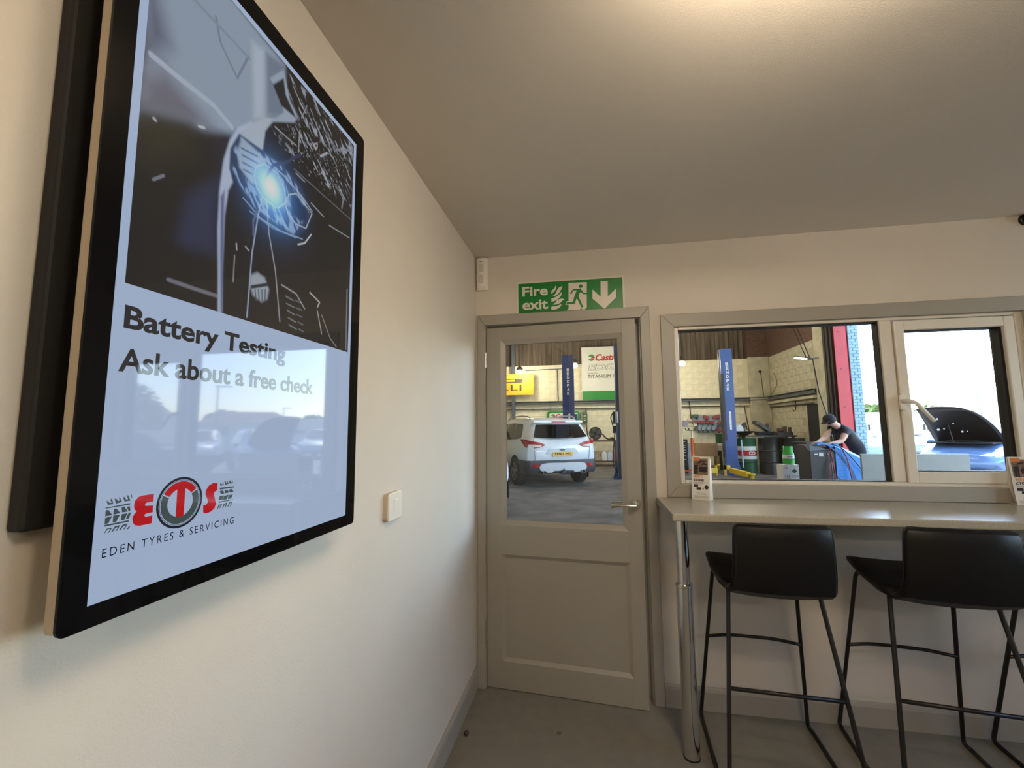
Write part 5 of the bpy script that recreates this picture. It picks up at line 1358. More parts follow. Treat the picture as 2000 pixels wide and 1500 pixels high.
# pale grey cabinet nearer the window
gc = thing('low_partition', 'plain pale grey low partition panel standing outside the window', 'partition', (4.72, 4.05, 0))
M['palegrey'] = mat('pale_grey_enamel', srgb(166, 172, 170), 0.5, noise=(10, .06))
MB().box(4.122, 4.0, .03, 5.331, 4.036, 1.036).build('panel', M['palegrey'], gc, bevel=.004)
for x in (4.30, 5.15):
    MB().box(x - .03, 3.80, 0, x + .03, 4.25, .03).build('foot', M['palegrey'], gc)
    MB().box(x - .02, 4.036, .03, x + .02, 4.07, .95).build('stiffener', M['palegrey'], gc)
# dark bulk behind the machine
db = thing('dark_cabinet', 'low dark oily cabinet behind the mechanic and the machine', 'cabinet', (6.1, 9.6, 0))
MB().box(5.78, 9.2, 0, 6.45, 9.9, .98).build('body', M['grime'], db, bevel=.02)
MB().box(5.74, 9.15, .98, 6.5, 9.95, 1.02).build('top', M['grime'], db, bevel=.01)

# ================================================================== the mechanic leaning over the machine
def person():
    J = {'pelvis': (5.78, 7.22, .97, .135), 'belly': (5.70, 7.18, 1.10, .130), 'chest': (5.52, 7.05, 1.27, .145), 'neckb': (5.38, 6.97, 1.385, .085), 'neck': (5.29, 6.92, 1.425, .056),
         'head': (5.19, 6.87, 1.485, .085), 'crown': (5.135, 6.84, 1.535, .088),
         'shL': (5.46, 6.86, 1.33, .075), 'elL': (5.27, 6.70, 1.12, .046), 'wrL': (5.03, 6.60, 1.075, .030), 'haL': (4.97, 6.57, 1.07, .036),
         'shR': (5.36, 7.14, 1.36, .075), 'elR': (5.08, 6.95, 1.16, .046), 'wrR': (4.86, 6.70, 1.10, .030), 'haR': (4.80, 6.66, 1.095, .036),
         'hiL': (5.80, 7.09, .90, .098), 'knL': (5.72, 7.05, .50, .066), 'anL': (5.84, 7.06, .09, .046), 'toL': (5.66, 7.00, .045, .040),
         'hiR': (5.82, 7.32, .90, .098), 'knR': (5.86, 7.36, .50, .066), 'anR': (6.02, 7.38, .09, .046), 'toR': (5.84, 7.32, .045, .040)}
    E_ = [('pelvis', 'belly'), ('belly', 'chest'), ('chest', 'neckb'), ('neckb', 'neck'), ('neck', 'head'), ('head', 'crown'), ('chest', 'shL'), ('shL', 'elL'), ('elL', 'wrL'), ('wrL', 'haL'),
          ('chest', 'shR'), ('shR', 'elR'), ('elR', 'wrR'), ('wrR', 'haR'), ('pelvis', 'hiL'), ('hiL', 'knL'), ('knL', 'anL'), ('anL', 'toL'), ('pelvis', 'hiR'), ('hiR', 'knR'), ('knR', 'anR'), ('anR', 'toR')]
    # fingers: short chains rooted in the palms
    rad = {}
    for s, base, dirv in (('L', 'haL', Vector((-.9, -.35, -.25))), ('R', 'haR', Vector((-.85, -.45, -.25)))):
        b = Vector(J[base][:3])
        d = dirv.normalized()
        side = d.cross(Vector((0, 0, 1))).normalized()
        for i, (off, L) in enumerate(((-.030, .062), (-.010, .072), (.010, .068), (.028, .052))):
            p0 = b + side * off + d * .035
            p1 = p0 + d * L * .55 + Vector((0, 0, -.008))
            p2 = p0 + d * L * .9 + Vector((0, 0, -.030))
            for q, nm, r_ in ((p0, 'a', .0095), (p1, 'b', .0090), (p2, 'c', .0080)):
                J['f%s%d%s' % (s, i, nm)] = (*q, r_)
            E_ += [(base, 'f%s%da' % (s, i)), ('f%s%da' % (s, i), 'f%s%db' % (s, i)), ('f%s%db' % (s, i), 'f%s%dc' % (s, i))]
        p0 = b + side * (-.040) + d * .005
        p1 = p0 + side * (-.016) + d * .035 + Vector((0, 0, -.012))
        J['t%sa' % s], J['t%sb' % s] = (*p0, .011), (*p1, .0095)
        E_ += [(base, 't%sa' % s), ('t%sa' % s, 't%sb' % s)]
    names = list(J)
    base = Vector((5.80, 7.18, 0))
    me = bpy.data.meshes.new('person')
    me.from_pydata([Vector(J[n][:3]) - base for n in names], [(names.index(a), names.index(b)) for a, b in E_], [])
    o = bpy.data.objects.new('person', me)
    COL.objects.link(o)
    o.location = base
    sk_ = o.modifiers.new('skin', 'SKIN')
    for i, n in enumerate(names):
        r_ = J[n][3]
        v = me.skin_vertices[0].data[i]
        v.radius = (r_, r_)
        v.use_root = (n == 'pelvis')
    sb = o.modifiers.new('sub', 'SUBSURF')
    sb.levels = sb.render_levels = 2
    dg = bpy.context.evaluated_depsgraph_get()
    em = bpy.data.meshes.new_from_object(o.evaluated_get(dg))
    o.modifiers.clear()
    o.data = em
    em.materials.clear()
    for m in (mat('black_tshirt', srgb(34, 34, 38), .8, noise=(14, .25)), mat('skin', srgb(198, 150, 124), .55), mat('dark_trousers', srgb(44, 44, 46), .85, noise=(10, .25)), mat('black_boot', srgb(24, 22, 22), .5)):
        em.materials.append(m)
    jn = [(n, Vector(J[n][:3]) - base) for n in names]
    for p in em.polygons:
        p.use_smooth = True
        n = min(jn, key=lambda a: (a[1] - p.center).length)[0]
        if n in ('neck', 'head', 'crown') or n[0] in 'ft' or n[:2] in ('ha', 'wr') or n[:2] == 'el':
            p.material_index = 1
        elif n[:2] in ('an', 'to'):
            p.material_index = 3
        elif n[:2] in ('hi', 'kn') or n == 'pelvis':
            p.material_index = 2
    tag(o, 'mechanic in black T-shirt and cap leaning over the blue and charcoal machine', 'person')
    hc = Vector((5.165, 6.855, 1.505)) - base
    dv = Vector((-.74, -.34, -.58)).normalized()      # where the face looks
    upv = Vector((-.50, -.24, .83)).normalized()
    upv = (upv - dv * upv.dot(dv)).normalized()
    sv = dv.cross(upv)
    fm = Matrix((dv, sv, upv)).transposed()
    def head_mb(fn):
        mb = MB(True)
        fn(mb)
        mb.v = [tuple(hc + fm @ Vector(p)) for p in mb.v]
        return mb
    cap = MB(True)
    prof = []
    for i in range(9):
        th = math.pi / 2 * i / 8
        prof.append((.103 * math.cos(th), .03 + .085 * math.sin(th)))
    cap.lathe(prof[:-1] + [(.004, .115)], (-.012, 0, .01), 20)
    cap.add([(.06, -.07, .035), (.06, .07, .035), (.15, .055, .030), (.165, 0, .028), (.15, -.055, .030), (.06, -.07, .045), (.06, .07, .045), (.15, .055, .038), (.165, 0, .036), (.15, -.055, .038)],
            [(0, 1, 2, 3, 4), (9, 8, 7, 6, 5), (0, 4, 9, 5), (4, 3, 8, 9), (3, 2, 7, 8), (2, 1, 6, 7)])
    cap.v = [tuple(hc + fm @ Vector(p)) for p in cap.v]
    cap.build('cap', mat('black_cap', srgb(30, 30, 36), .8), o, smooth=True)
    skm = em.materials[1]
    def face(mb):
        mb.add([(.085, -.014, -.005), (.085, .014, -.005), (.112, 0, -.030), (.088, 0, .018), (.086, 0, -.036)], [(0, 1, 3), (0, 3, 2), (1, 2, 3), (0, 2, 4), (2, 1, 4)])
    head_mb(face).build('nose', skm, o)
    def ears(mb):
        for s in (-1, 1):
            mb.ball((-.01, s * .088, -.01), (.022, .010, .032), 8, 6)
    head_mb(ears).build('ears', skm, o, smooth='all')
    def eyes(mb):
        for s in (-1, 1):
            mb.ball((.078, s * .034, .008), (.010, .013, .008), 8, 6)
    head_mb(eyes).build('eyes', M['ink'], o, smooth='all')
    head_mb(lambda mb: mb.ball((.080, 0, -.058), (.010, .026, .006), 8, 6)).build('mouth', mat('lips', srgb(160, 96, 88), .6), o, smooth='all')
    def hair(mb):
        mb.lathe([(.096, -.035), (.102, .0), (.102, .045)], (-.022, 0, .0), 18, caps=False)
    head_mb(hair).build('hair', mat('dark_hair', srgb(34, 28, 26), .8), o, smooth='all')
person()

# ================================================================== cars
def car_sections(st):
    """rings of half profiles mirrored; st: (y, zb, zt, zbelt, wsill, wmax, wbelt, wroof)"""
    rings = []
    for (y, zb, zt, zl, ws, wm, wl, wr_) in st:
        zm = zb + (zl - zb) * .55
        half = [(0, zb), (ws * .6, zb), (ws * .94, zb + .01), (ws, zb + .07), (wm, zm - .08), (wm, zm + .08), (wl + .012, zl - .05), (wl, zl), (wr_ + (wl - wr_) * .5, zl + (zt - zl) * .5), (wr_ + .02, zt - max(.02, (zt - zl) * .13)), (wr_ - .06, zt - .012), (wr_ * .5, zt), (0, zt + .006)]
        ring = [(x, y, z) for x, z in half] + [(-x, y, z) for x, z in half[-2:0:-1]]
        rings.append(ring)
    return rings
def dense(st, k=3):
    st = np.array(st, float)
    out = []
    for i in range(len(st) - 1):
        p0, p1, p2, p3 = st[max(i - 1, 0)], st[i], st[i + 1], st[min(i + 2, len(st) - 1)]
        for j in range(k):
            t = j / k
            m1 = (p2 - p0) * .5 * (1 if 0 < i else .5)
            m2 = (p3 - p1) * .5
            m1 = np.clip(m1, -2 * abs(p2 - p1), 2 * abs(p2 - p1))
            m2 = np.clip(m2, -2 * abs(p2 - p1), 2 * abs(p2 - p1))
            h = (2 * t**3 - 3 * t**2 + 1) * p1 + (t**3 - 2 * t**2 + t) * m1 + (-2 * t**3 + 3 * t**2) * p2 + (t**3 - t**2) * m2
            h[0] = p1[0] + (p2[0] - p1[0]) * t
            out.append(h)
    out.append(st[-1])
    return out
M['carglass'] = mat('dark_car_glass', srgb(16, 18, 20), 0.05, spec=0.8)
M['tyre'] = mat('tyre_rubber', srgb(30, 30, 30), 0.75, bump=(60, .3))
M['alloy'] = mat('dark_alloy', (.30, .29, .28), 0.35, 0.9)
M['cladding'] = mat('dark_car_cladding', srgb(58, 56, 58), 0.55)
M['carsilver'] = mat('silver_plastic', srgb(176, 180, 188), 0.35, 0.4)
M['lampred'] = mat('red_lamp', srgb(170, 22, 30), 0.15)
M['lampclear'] = mat('clear_lamp', srgb(226, 220, 214), 0.12)
def wheel(par, x, y, r, s, w=.22):
    wl = MB(True).lathe([(r * .62, -w / 2), (r * .93, -w / 2), (r, -w * .36), (r, w * .36), (r * .93, w / 2), (r * .62, w / 2)], (x, y, r), 28, 'x', caps=False).build('wheel', M['tyre'], par, smooth=True)
    xo = x + s * w * .40
    MB(True).lathe([(r * .64, 0), (r * .62, s * .03), (r * .60, -s * .02), (.05, -s * .02)], (xo, y, r), 24, 'x').build('rim', M['alloy'], wl, smooth=True)
    sp_ = MB(True)
    for i in range(5):
        a = 2 * math.pi * i / 5 + .3
        sp_.bar((xo + s * .012, y, r), (xo + s * .012, y + r * .6 * math.cos(a), r + r * .6 * math.sin(a)), .05, .02, up=(1, 0, 0))
    sp_.build('spokes', M['alloy'], wl)
def arch(par, x, y, r, s):
    MB(True).prism([(y + r * math.cos(a), .34 + r * math.sin(a)) for a in [math.radians(-25 + 230 * i / 20) for i in range(21)]], 'yz', x, x + s * .006).build('wheel_arch', M['blackmatte'], par)

def side_pt(st, y, t):
    """a point on the flank between belt (t=0) and roof edge (t=1)"""
    st = np.array(st, float)
    v = [np.interp(y, st[:, 0], st[:, i]) for i in range(8)]
    zt, zl, wl, wr_ = v[2], v[3], v[6], v[7]
    x0, z0, x1, z1 = wl, zl, wr_ + .02, zt - max(.02, (zt - zl) * .13)
    xm, zm = wr_ + (wl - wr_) * .5, zl + (zt - zl) * .5
    if t < .5:
        k = t * 2
        return (x0 + (xm - x0) * k, y, z0 + (zm - z0) * k)
    k = (t - .5) * 2
    return (xm + (x1 - xm) * k, y, zm + (z1 - zm) * k)
def side_window(par, st, s, quad, nm='side_window'):
    mb = MB(True)
    n = 8
    vs = []
    for i in range(n + 1):
        y_b = quad[0][0] + (quad[1][0] - quad[0][0]) * i / n
        y_t = quad[3][0] + (quad[2][0] - quad[3][0]) * i / n
        t_b = quad[0][1] + (quad[1][1] - quad[0][1]) * i / n
        t_t = quad[3][1] + (quad[2][1] - quad[3][1]) * i / n
        for k in range(5):
            y = y_b + (y_t - y_b) * k / 4
            t = t_b + (t_t - t_b) * k / 4
            p = side_pt(st, y, t)
            vs.append((s * (p[0] + .010), p[1], p[2] + .004))
    mb.add(vs, [(i * 5 + k, i * 5 + k + 1, (i + 1) * 5 + k + 1, (i + 1) * 5 + k) for i in range(n) for k in range(4)])
    mb.build(nm, M['carglass'], par, smooth='all')

SUV = [(0.0, .46, 1.06, .98, .72, .80, .77, .62), (.05, .40, 1.14, 1.02, .80, .875, .845, .68), (.20, .36, 1.40, 1.05, .85, .905, .865, .665), (.36, .33, 1.60, 1.06, .87, .915, .87, .64), (.60, .30, 1.66, 1.06, .88, .92, .875, .645),
       (1.6, .28, 1.69, 1.05, .88, .92, .875, .66), (2.4, .28, 1.66, 1.03, .88, .92, .87, .65), (2.75, .28, 1.58, 1.02, .88, .92, .865, .63), (3.35, .28, 1.13, 1.01, .87, .915, .84, .66), (3.7, .28, 1.07, .97, .86, .91, .82, .60),
       (4.2, .30, .96, .88, .82, .88, .78, .52), (4.42, .36, .82, .76, .74, .80, .70, .45), (4.50, .46, .70, .66, .60, .68, .58, .35)]
M['white_paint'] = mat('white_car_paint', srgb(226, 232, 238), 0.22, coat=.4)
rot = math.atan2(.466, .885)
suv = thing('white_suv', 'white estate-style off-roader seen from behind in the workshop', 'car', (-0.025, 8.14, 0), rot)
body = MB(True).loft(car_sections(dense(SUV, 4))).build('body', M['white_paint'], suv, smooth='all')
# rear window, curved
def rear_grid(pts_low, pts_high, m, nm, par, off=.012, n=10):
    mb = MB(True)
    vs = []
    for i in range(n + 1):
        u = i / n
        a = Vector(pts_low[0]).lerp(Vector(pts_low[1]), u)
        b = Vector(pts_high[0]).lerp(Vector(pts_high[1]), u)
        cv_ = .05 * (2 * u - 1) ** 2
        for k in range(5):
            p = a.lerp(b, k / 4)
            dn = -.035 * (1 - (2 * u - 1) ** 2) * (1 - k / 4) if nm == 'rear_window' else 0
            vs.append((p.x, p.y + cv_ - off, p.z + dn))
    mb.add(vs, [(i * 5 + k, i * 5 + k + 1, (i + 1) * 5 + k + 1, (i + 1) * 5 + k) for i in range(n) for k in range(4)])
    return mb.build(nm, m, par, smooth='all')
rw = rear_grid([(-.70, .045, 1.20), (.70, .045, 1.20)], [(-.575, .255, 1.50), (.575, .255, 1.50)], M['carglass'], 'rear_window', suv, .028)
MB(True).box(-.66, .20, 1.535, .66, .33, 1.60).build('spoiler', M['white_paint'], suv, bevel=.02, segs=3)
MB(True).box(-.18, .188, 1.548, .18, .20, 1.578).build('brake_light', M['lampred'], suv, bevel=.005)
for s in (-1, 1):
    # tail lamps wrapping the corner: red above, clear below
    tl = MB(True).loft([[(s * x, y, z0_), (s * x, y, z1_), (s * x, y + .05, z1_), (s * x, y + .05, z0_)] for x, y, z0_, z1_ in
                        ((.46, -.012, 1.00, 1.03), (.58, -.012, .955, 1.075), (.72, -.004, .94, 1.10), (.84, .045, .94, 1.125), (.895, .12, .97, 1.145), (.925, .26, 1.08, 1.155), (.925, .33, 1.12, 1.155))]).build('tail_lamp', M['lampred'], suv, smooth=True)
    MB(True).loft([[(s * x, y, z0_), (s * x, y, z1_), (s * x, y + .04, z1_), (s * x, y + .04, z0_)] for x, y, z0_, z1_ in
                   ((.54, -.018, .975, 1.005), (.66, -.016, .962, 1.020), (.76, .0, .958, 1.03), (.85, .045, .96, 1.03))]).build('clear_lens', M['lampclear'], tl, smooth=True)
    for q in ([(.62, .18), (1.18, .12), (1.30, .86), (.80, .84)], [(1.24, .12), (2.0, .08), (2.0, .88), (1.34, .86)], [(2.08, .08), (3.0, .12), (2.62, .84), (2.08, .88)]):
        side_window(suv, SUV, s, q)
    rl = MB(True).tube(arc_path([(s * .60, .55, 1.66), (s * .62, .72, 1.715), (s * .62, 1.2, 1.735), (s * .62, 2.1, 1.72), (s * .61, 2.35, 1.66)], .12), .018, 8).build('roof_rail', M['carsilver'], suv, smooth='all')
    wheel(suv, s * .835, .86, .345, s)
    wheel(suv, s * .835, 3.54, .345, s)
    arch(suv, s * .922, .86, .41, s)
    arch(suv, s * .922, 3.54, .41, s)
    MB(True).box(min(s * .86, s * .935), 1.30, .28, max(s * .86, s * .935), 3.1, .44).build('sill_cladding', M['cladding'], suv, bevel=.01)
    rf = MB(True).loft([[(s * x, y, .50), (s * x, y, .565), (s * x, y + .03, .565), (s * x, y + .03, .50)] for x, y in ((.60, -.045), (.72, -.035), (.83, .0))]).build('reflector', M['lampred'], suv)
    ex = MB(True).lathe([(.040, -.115), (.048, -.115), (.050, -.02), (.040, -.02)], (s * .50, 0, .375), 18, 'y', caps=False).build('exhaust', M['chrome'], suv, smooth=True)
    MB(True).flat(circle((s * .50, .375), .040, 18), 'xz', -.10).build('exhaust_mouth', M['blackmatte'], ex)
    MB(True).ball((s * .98, 2.95, 1.06), (.10, .07, .07), 10, 8).build('door_mirror', M['white_paint'], suv, smooth='all')
# bumper cladding, silver diffuser, tailgate details
bmp = MB(True).loft([[(x, y, .40), (x * .98, y + .03, .34), (x * .95, y + .30, .32), (x, y + .30, .64), (x, y + .01, .655), (x, y - .012, .60)] for x, y in
                     ((-.94, .34), (-.922, .10), (-.83, .0), (-.55, -.04), (0, -.05), (.55, -.04), (.83, .0), (.922, .10), (.94, .34))]).build('bumper', M['cladding'], suv, smooth=True)
MB(True).prism([(-.62, .50), (-.56, .575), (-.40, .60), (.40, .60), (.56, .575), (.62, .50), (.60, .42), (.42, .36), (.30, .36), (.24, .40), (-.24, .40), (-.30, .36), (-.42, .36), (-.60, .42)], 'xz', -.062, -.035).build('diffuser', M['carsilver'], bmp, bevel=.012)
MB(True).box(-.05, -.085, .36, .05, -.05, .42).cyl((0, -.10, .38), (0, -.10, .45), .018, n=8).build('tow_bar', M['dkmetal'], suv)
MB(True).prism([(-.44, .80), (.44, .80), (.34, .93), (-.34, .93)], 'xz', -.016, -.004).build('plate_recess', mat('white_paint_shaded', srgb(206, 216, 226), .25), suv, bevel=.006)  # body white made darker: shade of the recess put into the colour
pl = MB(True).box(-.26, -.026, .735, .26, -.016, .845).build('number_plate', mat('yellow_plate', srgb(240, 188, 56), .4), suv)
for dx in (-.004, 0, .004):
    text_mb('YM63 MFJ', (-.22 + dx, .755, .22 + dx, .825), 'xz', -.0275 - .0002 * (dx > 0) - .0004 * (dx < 0), local=True).build('lettering', M['banner_k'], pl)
bg_ = MB(True).prism(circle((0, .895), .085, 24, .034), 'xz', -.030, -.016).build('badge', M['chrome'], suv)
MB(True).flat(circle((0, .895), .074, 24, .027), 'xz', -.0308).build('badge_face', mat('badge_blue', srgb(90, 104, 130), .3), bg_)
MB(True).box(-.13, -.014, .640, .13, -.004, .652).build('latch_recess', M['dkmetal'], suv)
text_mb('KUGA', (-.66, .86, -.44, .885), 'xz', -.006, bold=.02, local=True).build('lettering', M['chrome'], suv)
sm = MB(True)
for s in (-1, 1):
    sm.tube([(s * .735, .012, 1.16), (s * .735, -.002, .96), (s * .70, -.006, .70), (s * .68, -.004, .66)], .004, 4)
sm.build('tailgate_seam', M['cladding'], suv)
MB(True).tube(arc_path([(-.35, -.004, 1.185), (0, -.012, 1.17), (.30, -.006, 1.20)], .2), .010, 6).build('wiper', M['black'], suv, smooth='all')

# a second white car, only its rear corner in view
HATCH = [(0.0, .42, .88, .82, .66, .74, .70, .55), (.06, .34, .98, .90, .76, .82, .79, .62), (.30, .30, 1.18, .93, .80, .85, .81, .60), (.55, .27, 1.38, .93, .81, .86, .815, .57), (.85, .25, 1.45, .93, .82, .86, .815, .575),
         (1.7, .25, 1.47, .92, .82, .86, .81, .58), (2.2, .25, 1.42, .91, .82, .86, .81, .57), (2.95, .25, .98, .90, .81, .855, .79, .60), (3.4, .26, .92, .84, .80, .85, .77, .54), (3.8, .28, .80, .74, .76, .81, .72, .46), (4.0, .36, .66, .60, .62, .70, .60, .36)]
def hatch(name, label, loc, rz, m, group=None, bonnet=False):
    t = thing(name, label, 'car', loc, rz, group)
    MB(True).loft(car_sections(dense(HATCH, 3))).build('body', m, t, smooth='all')
    rear_grid([(-.60, .11, 1.02), (.60, .11, 1.02)], [(-.54, .50, 1.36), (.54, .50, 1.36)], M['carglass'], 'tail_glass', t, .02)
    mb = MB(True)
    vs = []
    for i in range(9):
        u = i / 8
        a, b = Vector((-.62, 2.93, 1.005)).lerp(Vector((.62, 2.93, 1.005)), u), Vector((-.52, 2.26, 1.415)).lerp(Vector((.52, 2.26, 1.415)), u)
        for k in range(5):
            p = a.lerp(b, k / 4)
            vs.append((p.x, p.y - .06 * (2 * u - 1) ** 2 + .02, p.z + .02))
    mb.add(vs, [(i * 5 + k, i * 5 + k + 1, (i + 1) * 5 + k + 1, (i + 1) * 5 + k) for i in range(8) for k in range(4)])
    mb.build('windscreen', M['carglass'], t, smooth='all')
    for s in (-1, 1):
        for q in ([(.75, .14), (1.40, .10), (1.40, .88), (.92, .82)], [(1.47, .10), (2.75, .16), (2.25, .84), (1.47, .88)]):
            side_window(t, HATCH, s, q)
        wheel(t, s * .745, .72, .31, s, .20)
        wheel(t, s * .745, 3.22, .31, s, .20)
        arch(t, s * .862, .72, .37, s)
        arch(t, s * .862, 3.22, .37, s)
        MB(True).loft([[(s * x, y, z0_), (s * x, y, z1_), (s * x, y + .05, z1_), (s * x, y + .05, z0_)] for x, y, z0_, z1_ in ((.52, -.005, .72, .84), (.70, .02, .70, .88), (.80, .10, .74, .90), (.83, .22, .82, .90))]).build('tail_lamp', M['lampred'], t, smooth=True)
        MB(True).loft([[(s * x, y, z0_), (s * x, y, z1_), (s * x, y - .05, z1_), (s * x, y - .05, z0_)] for x, y, z0_, z1_ in ((.40, 3.99, .56, .66), (.58, 3.96, .57, .72), (.74, 3.86, .60, .78), (.80, 3.70, .68, .80))]).build('headlamp', M['lampclear'], t, smooth=True)
        MB(True).ball((s * .92, 2.62, .95), (.09, .06, .06), 8, 6).build('door_mirror', m, t, smooth='all')
    MB(True).box(-.24, -.018, .52, .24, -.004, .62).build('number_plate', M['paper'], t)
    MB(True).box(-.70, -.02, .32, .70, .12, .46).build('bumper', M['cladding'], t, bevel=.03)
    return t
hatch('white_hatchback', 'white car whose rear corner shows at the left edge of the door glass', (-1.50, 4.6, 0), math.radians(18), M['white_paint'])

# ================================================================== outside: yard, open-bonnet car, fence, trees
struct(MB().box(7.6, 0.06, -0.12, 120, 120, -0.005).box(RX + 0.12, -60, -0.12, 120, 0.06, -0.005), 'ground', mat('yard_tarmac', srgb(150, 148, 144), 0.9, noise=(2, .15)), 'sunlit pale tarmac yard outside', 'ground')
M['bluepaint'] = mat('silver_blue_paint', srgb(120, 150, 196), 0.25, .3, coat=.4)
M['darkpaint'] = mat('dark_navy_paint', srgb(34, 40, 58), 0.22, coat=.5)
M['palepaint'] = mat('pale_silver_paint', srgb(178, 190, 200), 0.25, .3, coat=.4)
hb = Vector((-.78, -.62, 0)).normalized()
oc = Vector((10.54, 11.10, 0)) - hb * 2.98
bc = hatch('blue_car', 'silver-blue car in the yard with its bonnet propped open', tuple(oc), math.atan2(-hb.x, hb.y), M['bluepaint'])
# engine bay and the raised bonnet of that car
MB(True).box(-.62, 3.02, .93, .62, 3.82, .965).build('engine_bay', M['blackmatte'], bc, bevel=.01)
MB(True).box(-.30, 3.2, .965, .30, 3.6, 1.0).build('engine_cover', M['black'], bc, bevel=.02)
hoodM = mat('bonnet_underside', srgb(15, 16, 19), .4, noise=(5, .4))
n, m_ = 12, 8
vs = []
for i in range(n + 1):
    u = -1 + 2 * i / n
    for k in range(m_ + 1):
        v = k / m_
        # the near front corner is swept back, the far edge runs straight out
        far, near = -.68 - .06 * v, .68 * math.sqrt(max(0.0, 1 - (v * .985) ** 1.7))
        xx = near * (-1) + (far * (-1) - near * (-1)) * (i / n)
        L = 1.33
        y = 2.98 + L * v * math.cos(math.radians(47))
        z = .90 + L * v * math.sin(math.radians(47)) + .10 * (.25 - (v - .5) ** 2) - .04 * u * u
        vs.append((xx, y, z))
q_ = [(i * (m_ + 1) + k, i * (m_ + 1) + k + 1, (i + 1) * (m_ + 1) + k + 1, (i + 1) * (m_ + 1) + k) for i in range(n) for k in range(m_)]
bo = MB(True).add(vs, q_).build('bonnet', hoodM, bc, smooth='all')
sd = bo.modifiers.new('thickness', 'SOLIDIFY')
sd.thickness = .03
MB(True).tube([(.10, 3.75, .95), (.25, 3.50, 1.46)], .010, 6).build('bonnet_stay', M['black'], bc)
for p, r_ in (((.42, 3.62, 1.565), .026), ((.50, 3.35, 1.28), .034), ((.38, 3.37, 1.30), .018), ((.15, 3.50, 1.44), .018), ((.05, 3.30, 1.226), .026), ((-.05, 3.31, 1.235), .014)):
    MB(True).ball(p, (r_, .012, r_), 8, 6).build('bonnet_blotch', M['lampclear'], bo, smooth='all')  # pale flattened balls as blotches on the bonnet underside
hatch('navy_car', 'dark navy car parked beyond the open bonnet, tail to the right', (15.3, 9.2, 0), math.radians(87), M['darkpaint'])
hatch('pale_car', 'pale silver car parked behind the open bonnet, towards the fence', (14.2, 20.6, 0), math.radians(160), M['palepaint'])
hatch('pale_car', 'pale blue car parked behind the pale blue brick pier', (9.7, 19.3, 0), math.radians(-165), mat('ice_blue_paint', srgb(150, 186, 206), .25, .3, coat=.4))
hatch('pale_car', 'silver car at the far right of the yard behind the blue one', (18.2, 16.2, 0), math.radians(140), M['palepaint'])

# palisade fence
fc0, fc1 = Vector((33.0, 15.6, 0)), Vector((12.0, 33.5, 0))
M['galv'] = mat('galvanised_steel', srgb(206, 204, 192), 0.6)
fe = thing('palisade_fence', 'pale galvanised palisade fence across the far side of the yard', 'fence', tuple(fc0), math.atan2((fc1 - fc0).y, (fc1 - fc0).x))
FL = (fc1 - fc0).length
for z in (.45, 1.75):
    MB(True).box(0, -.03, z, FL, .03, z + .06).build('rail', M['galv'], fe)
pm_ = MB(True).prism([(-.035, 0.05), (.035, 0.05), (.035, 2.05), (0, 2.15), (-.035, 2.05)], 'xz', -.045, -.030).mesh('paling')
pm_.materials.append(M['galv'])
x = .1
while x < FL:
    o = bpy.data.objects.new('paling', pm_)
    COL.objects.link(o)
    o.parent = fe
    o.location = (x, 0, 0)
    x += .17
for i in range(11):
    MB(True).box(i * FL / 10 - .04, .0, 0, i * FL / 10 + .04, .10, 2.1).build('post', M['galv'], fe)

# low white building beyond the fence, brown-roofed houses, lamp posts
M['whitewall'] = mat('white_render', srgb(232, 230, 222), .8)
M['tile'] = mat('brown_roof_tile', srgb(156, 122, 104), .85, noise=(5, .2))
wh = thing('white_building', 'long low white building beyond the fence with small dark windows', 'building', (27.0, 41.5, 0))
wh.rotation_euler.z = math.radians(-29)
MB(True).box(-9, 0, 0, 8, 4, 2.45).build('walls', M['whitewall'], wh)
MB(True).box(-9.2, -.2, 2.45, 8.2, 4.2, 2.6).build('roof_edge', M['whitewall'], wh)
for i in range(11):
    MB(True).box(-8 + i * 1.4, -.04, 1.0, -7.2 + i * 1.4, 0.0, 1.5).build('window', M['carglass'], wh)
def house(x, y, rz, label, w=9, d=7, h=2.6, rh=2.2):
    t = thing('brown_roofed_house', label, 'house', (x, y, 0), rz, group='houses beyond the fence')
    MB(True).box(-w / 2, -d / 2, 0, w / 2, d / 2, h).build('walls', M['whitewall'], t)
    MB(True).add([(-w / 2 - .4, -d / 2 - .4, h), (w / 2 + .4, -d / 2 - .4, h), (w / 2 + .4, d / 2 + .4, h), (-w / 2 - .4, d / 2 + .4, h), (-w / 2 + 2.2, 0, h + rh), (w / 2 - 2.2, 0, h + rh)],
                 [(0, 1, 5, 4), (1, 2, 5), (2, 3, 4, 5), (3, 0, 4), (0, 3, 2, 1)]).build('roof', M['tile'], t)
    for i in (-1, 1):
        MB(True).box(i * w * .25 - .6, -d / 2 - .03, .9, i * w * .25 + .6, -d / 2, 2.0).build('window', M['carglass'], t)
house(48.5, 36.5, math.radians(-45), 'brown-roofed house furthest right beyond the fence', 9, 7, 2.4, 2.4)
house(41.5, 45.5, math.radians(-40), 'brown-roofed house left of its twin beyond the fence', 10, 7, 2.2, 1.6)
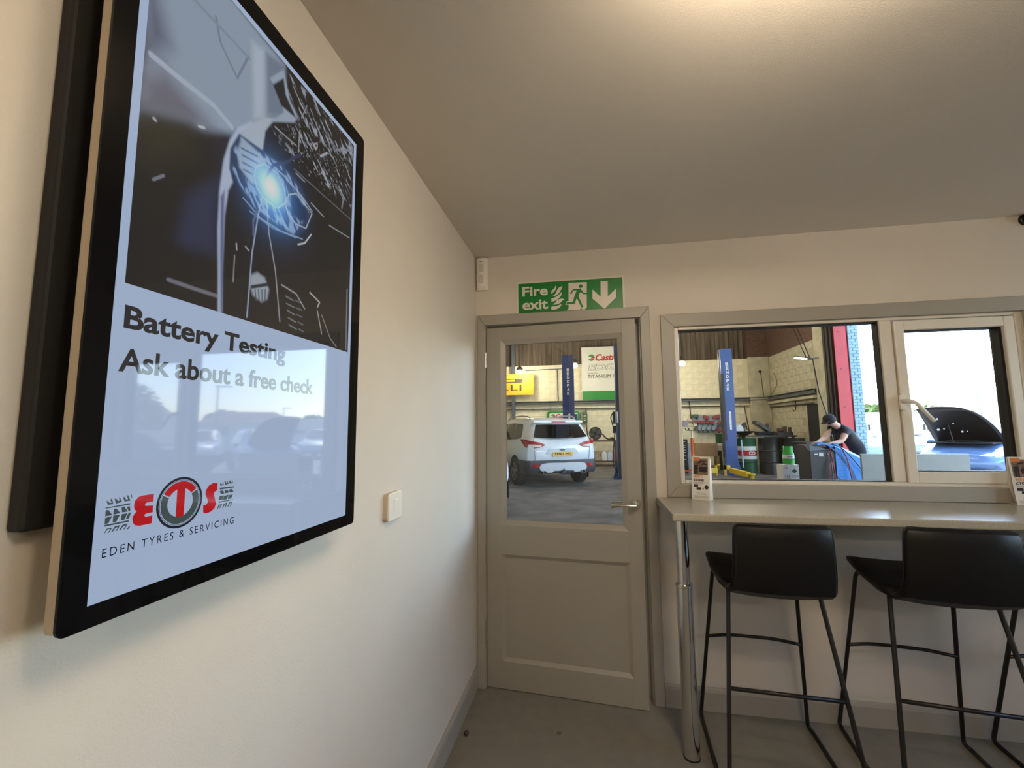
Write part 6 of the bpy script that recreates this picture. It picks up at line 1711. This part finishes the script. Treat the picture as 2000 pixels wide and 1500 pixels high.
def lamp_post(x, y, h, label):
    t = thing('street_lamp', label, 'street lamp', (x, y, 0), group='street lamps beyond the yard')
    MB().cyl((x, y, 0), (x, y, h), .07, .045, n=10).build('column', M['greytool'], t, smooth=True)
    MB().bar((x - .6, y + .5, h + .02), (x + .1, y - .1, h + .02), .14, .07).build('lamp_head', M['greytool'], t)
lamp_post(23.25, 21.88, 4.3, 'tall street lamp nearest the yard fence')
lamp_post(34.4, 42.5, 4.0, 'distant street lamp beside the white building')
# trees
def leafy(name, x, y, z0, z1, rx, label, nleaf, seed, group, m, leaf=.18, cat='tree'):
    rnd = random.Random(seed)
    t = thing(name, label, cat, (x, y, 0), group=group)
    MB().cyl((x, y, 0), (x, y, z0 + (z1 - z0) * .6), .05 * rx + .03, .02, n=8).build('trunk', M['rust'], t, smooth=True)
    mb = MB()
    for i in range(nleaf):
        while True:
            a, b, c = rnd.uniform(-1, 1), rnd.uniform(-1, 1), rnd.uniform(-1, 1)
            q = a * a + b * b + c * c
            if .25 < q < 1:
                break
        p = Vector((x + a * rx, y + b * rx, (z0 + z1) / 2 + c * (z1 - z0) / 2))
        d1 = Vector((rnd.gauss(0, 1), rnd.gauss(0, 1), rnd.gauss(0, .6))).normalized() * leaf
        d2 = d1.cross(Vector((rnd.gauss(0, 1), rnd.gauss(0, 1), rnd.gauss(0, 1)))).normalized() * leaf * .5
        mb.add([p - d1, p + d2, p + d1, p - d2], [(0, 1, 2, 3)])
    o = mb.build('foliage', m, t)
    o['kind'] = 'stuff'
    return t
M['leaf'] = mat('green_leaves', srgb(96, 130, 72), .6, noise=(2, .4))
M['leaf2'] = mat('olive_leaves', srgb(120, 138, 70), .6, noise=(.5, .4))
leafy('young_tree', 17.0, 11.6, .7, 3.3, .95, 'young leafy tree standing beside the parked navy car', 2200, 1, None, M['leaf'], .09)
rnd = random.Random(8)
spots = [(22, 72), (28, 71), (34, 69.5), (40, 67.5), (45.6, 64.5), (51, 61), (56, 57), (60.6, 52.8), (65, 48), (69, 43)]
ordn = 'first second third fourth fifth sixth seventh eighth ninth tenth'.split()
for i, (x, y) in enumerate(spots):
    leafy('hedge_tree', x, y, .6, 4.2 + rnd.uniform(-.4, .5), 2.85, 'round green tree of the distant tree line, %s from its left end' % ordn[i], 420, 20 + i, 'distant tree line', M['leaf2'], .62)
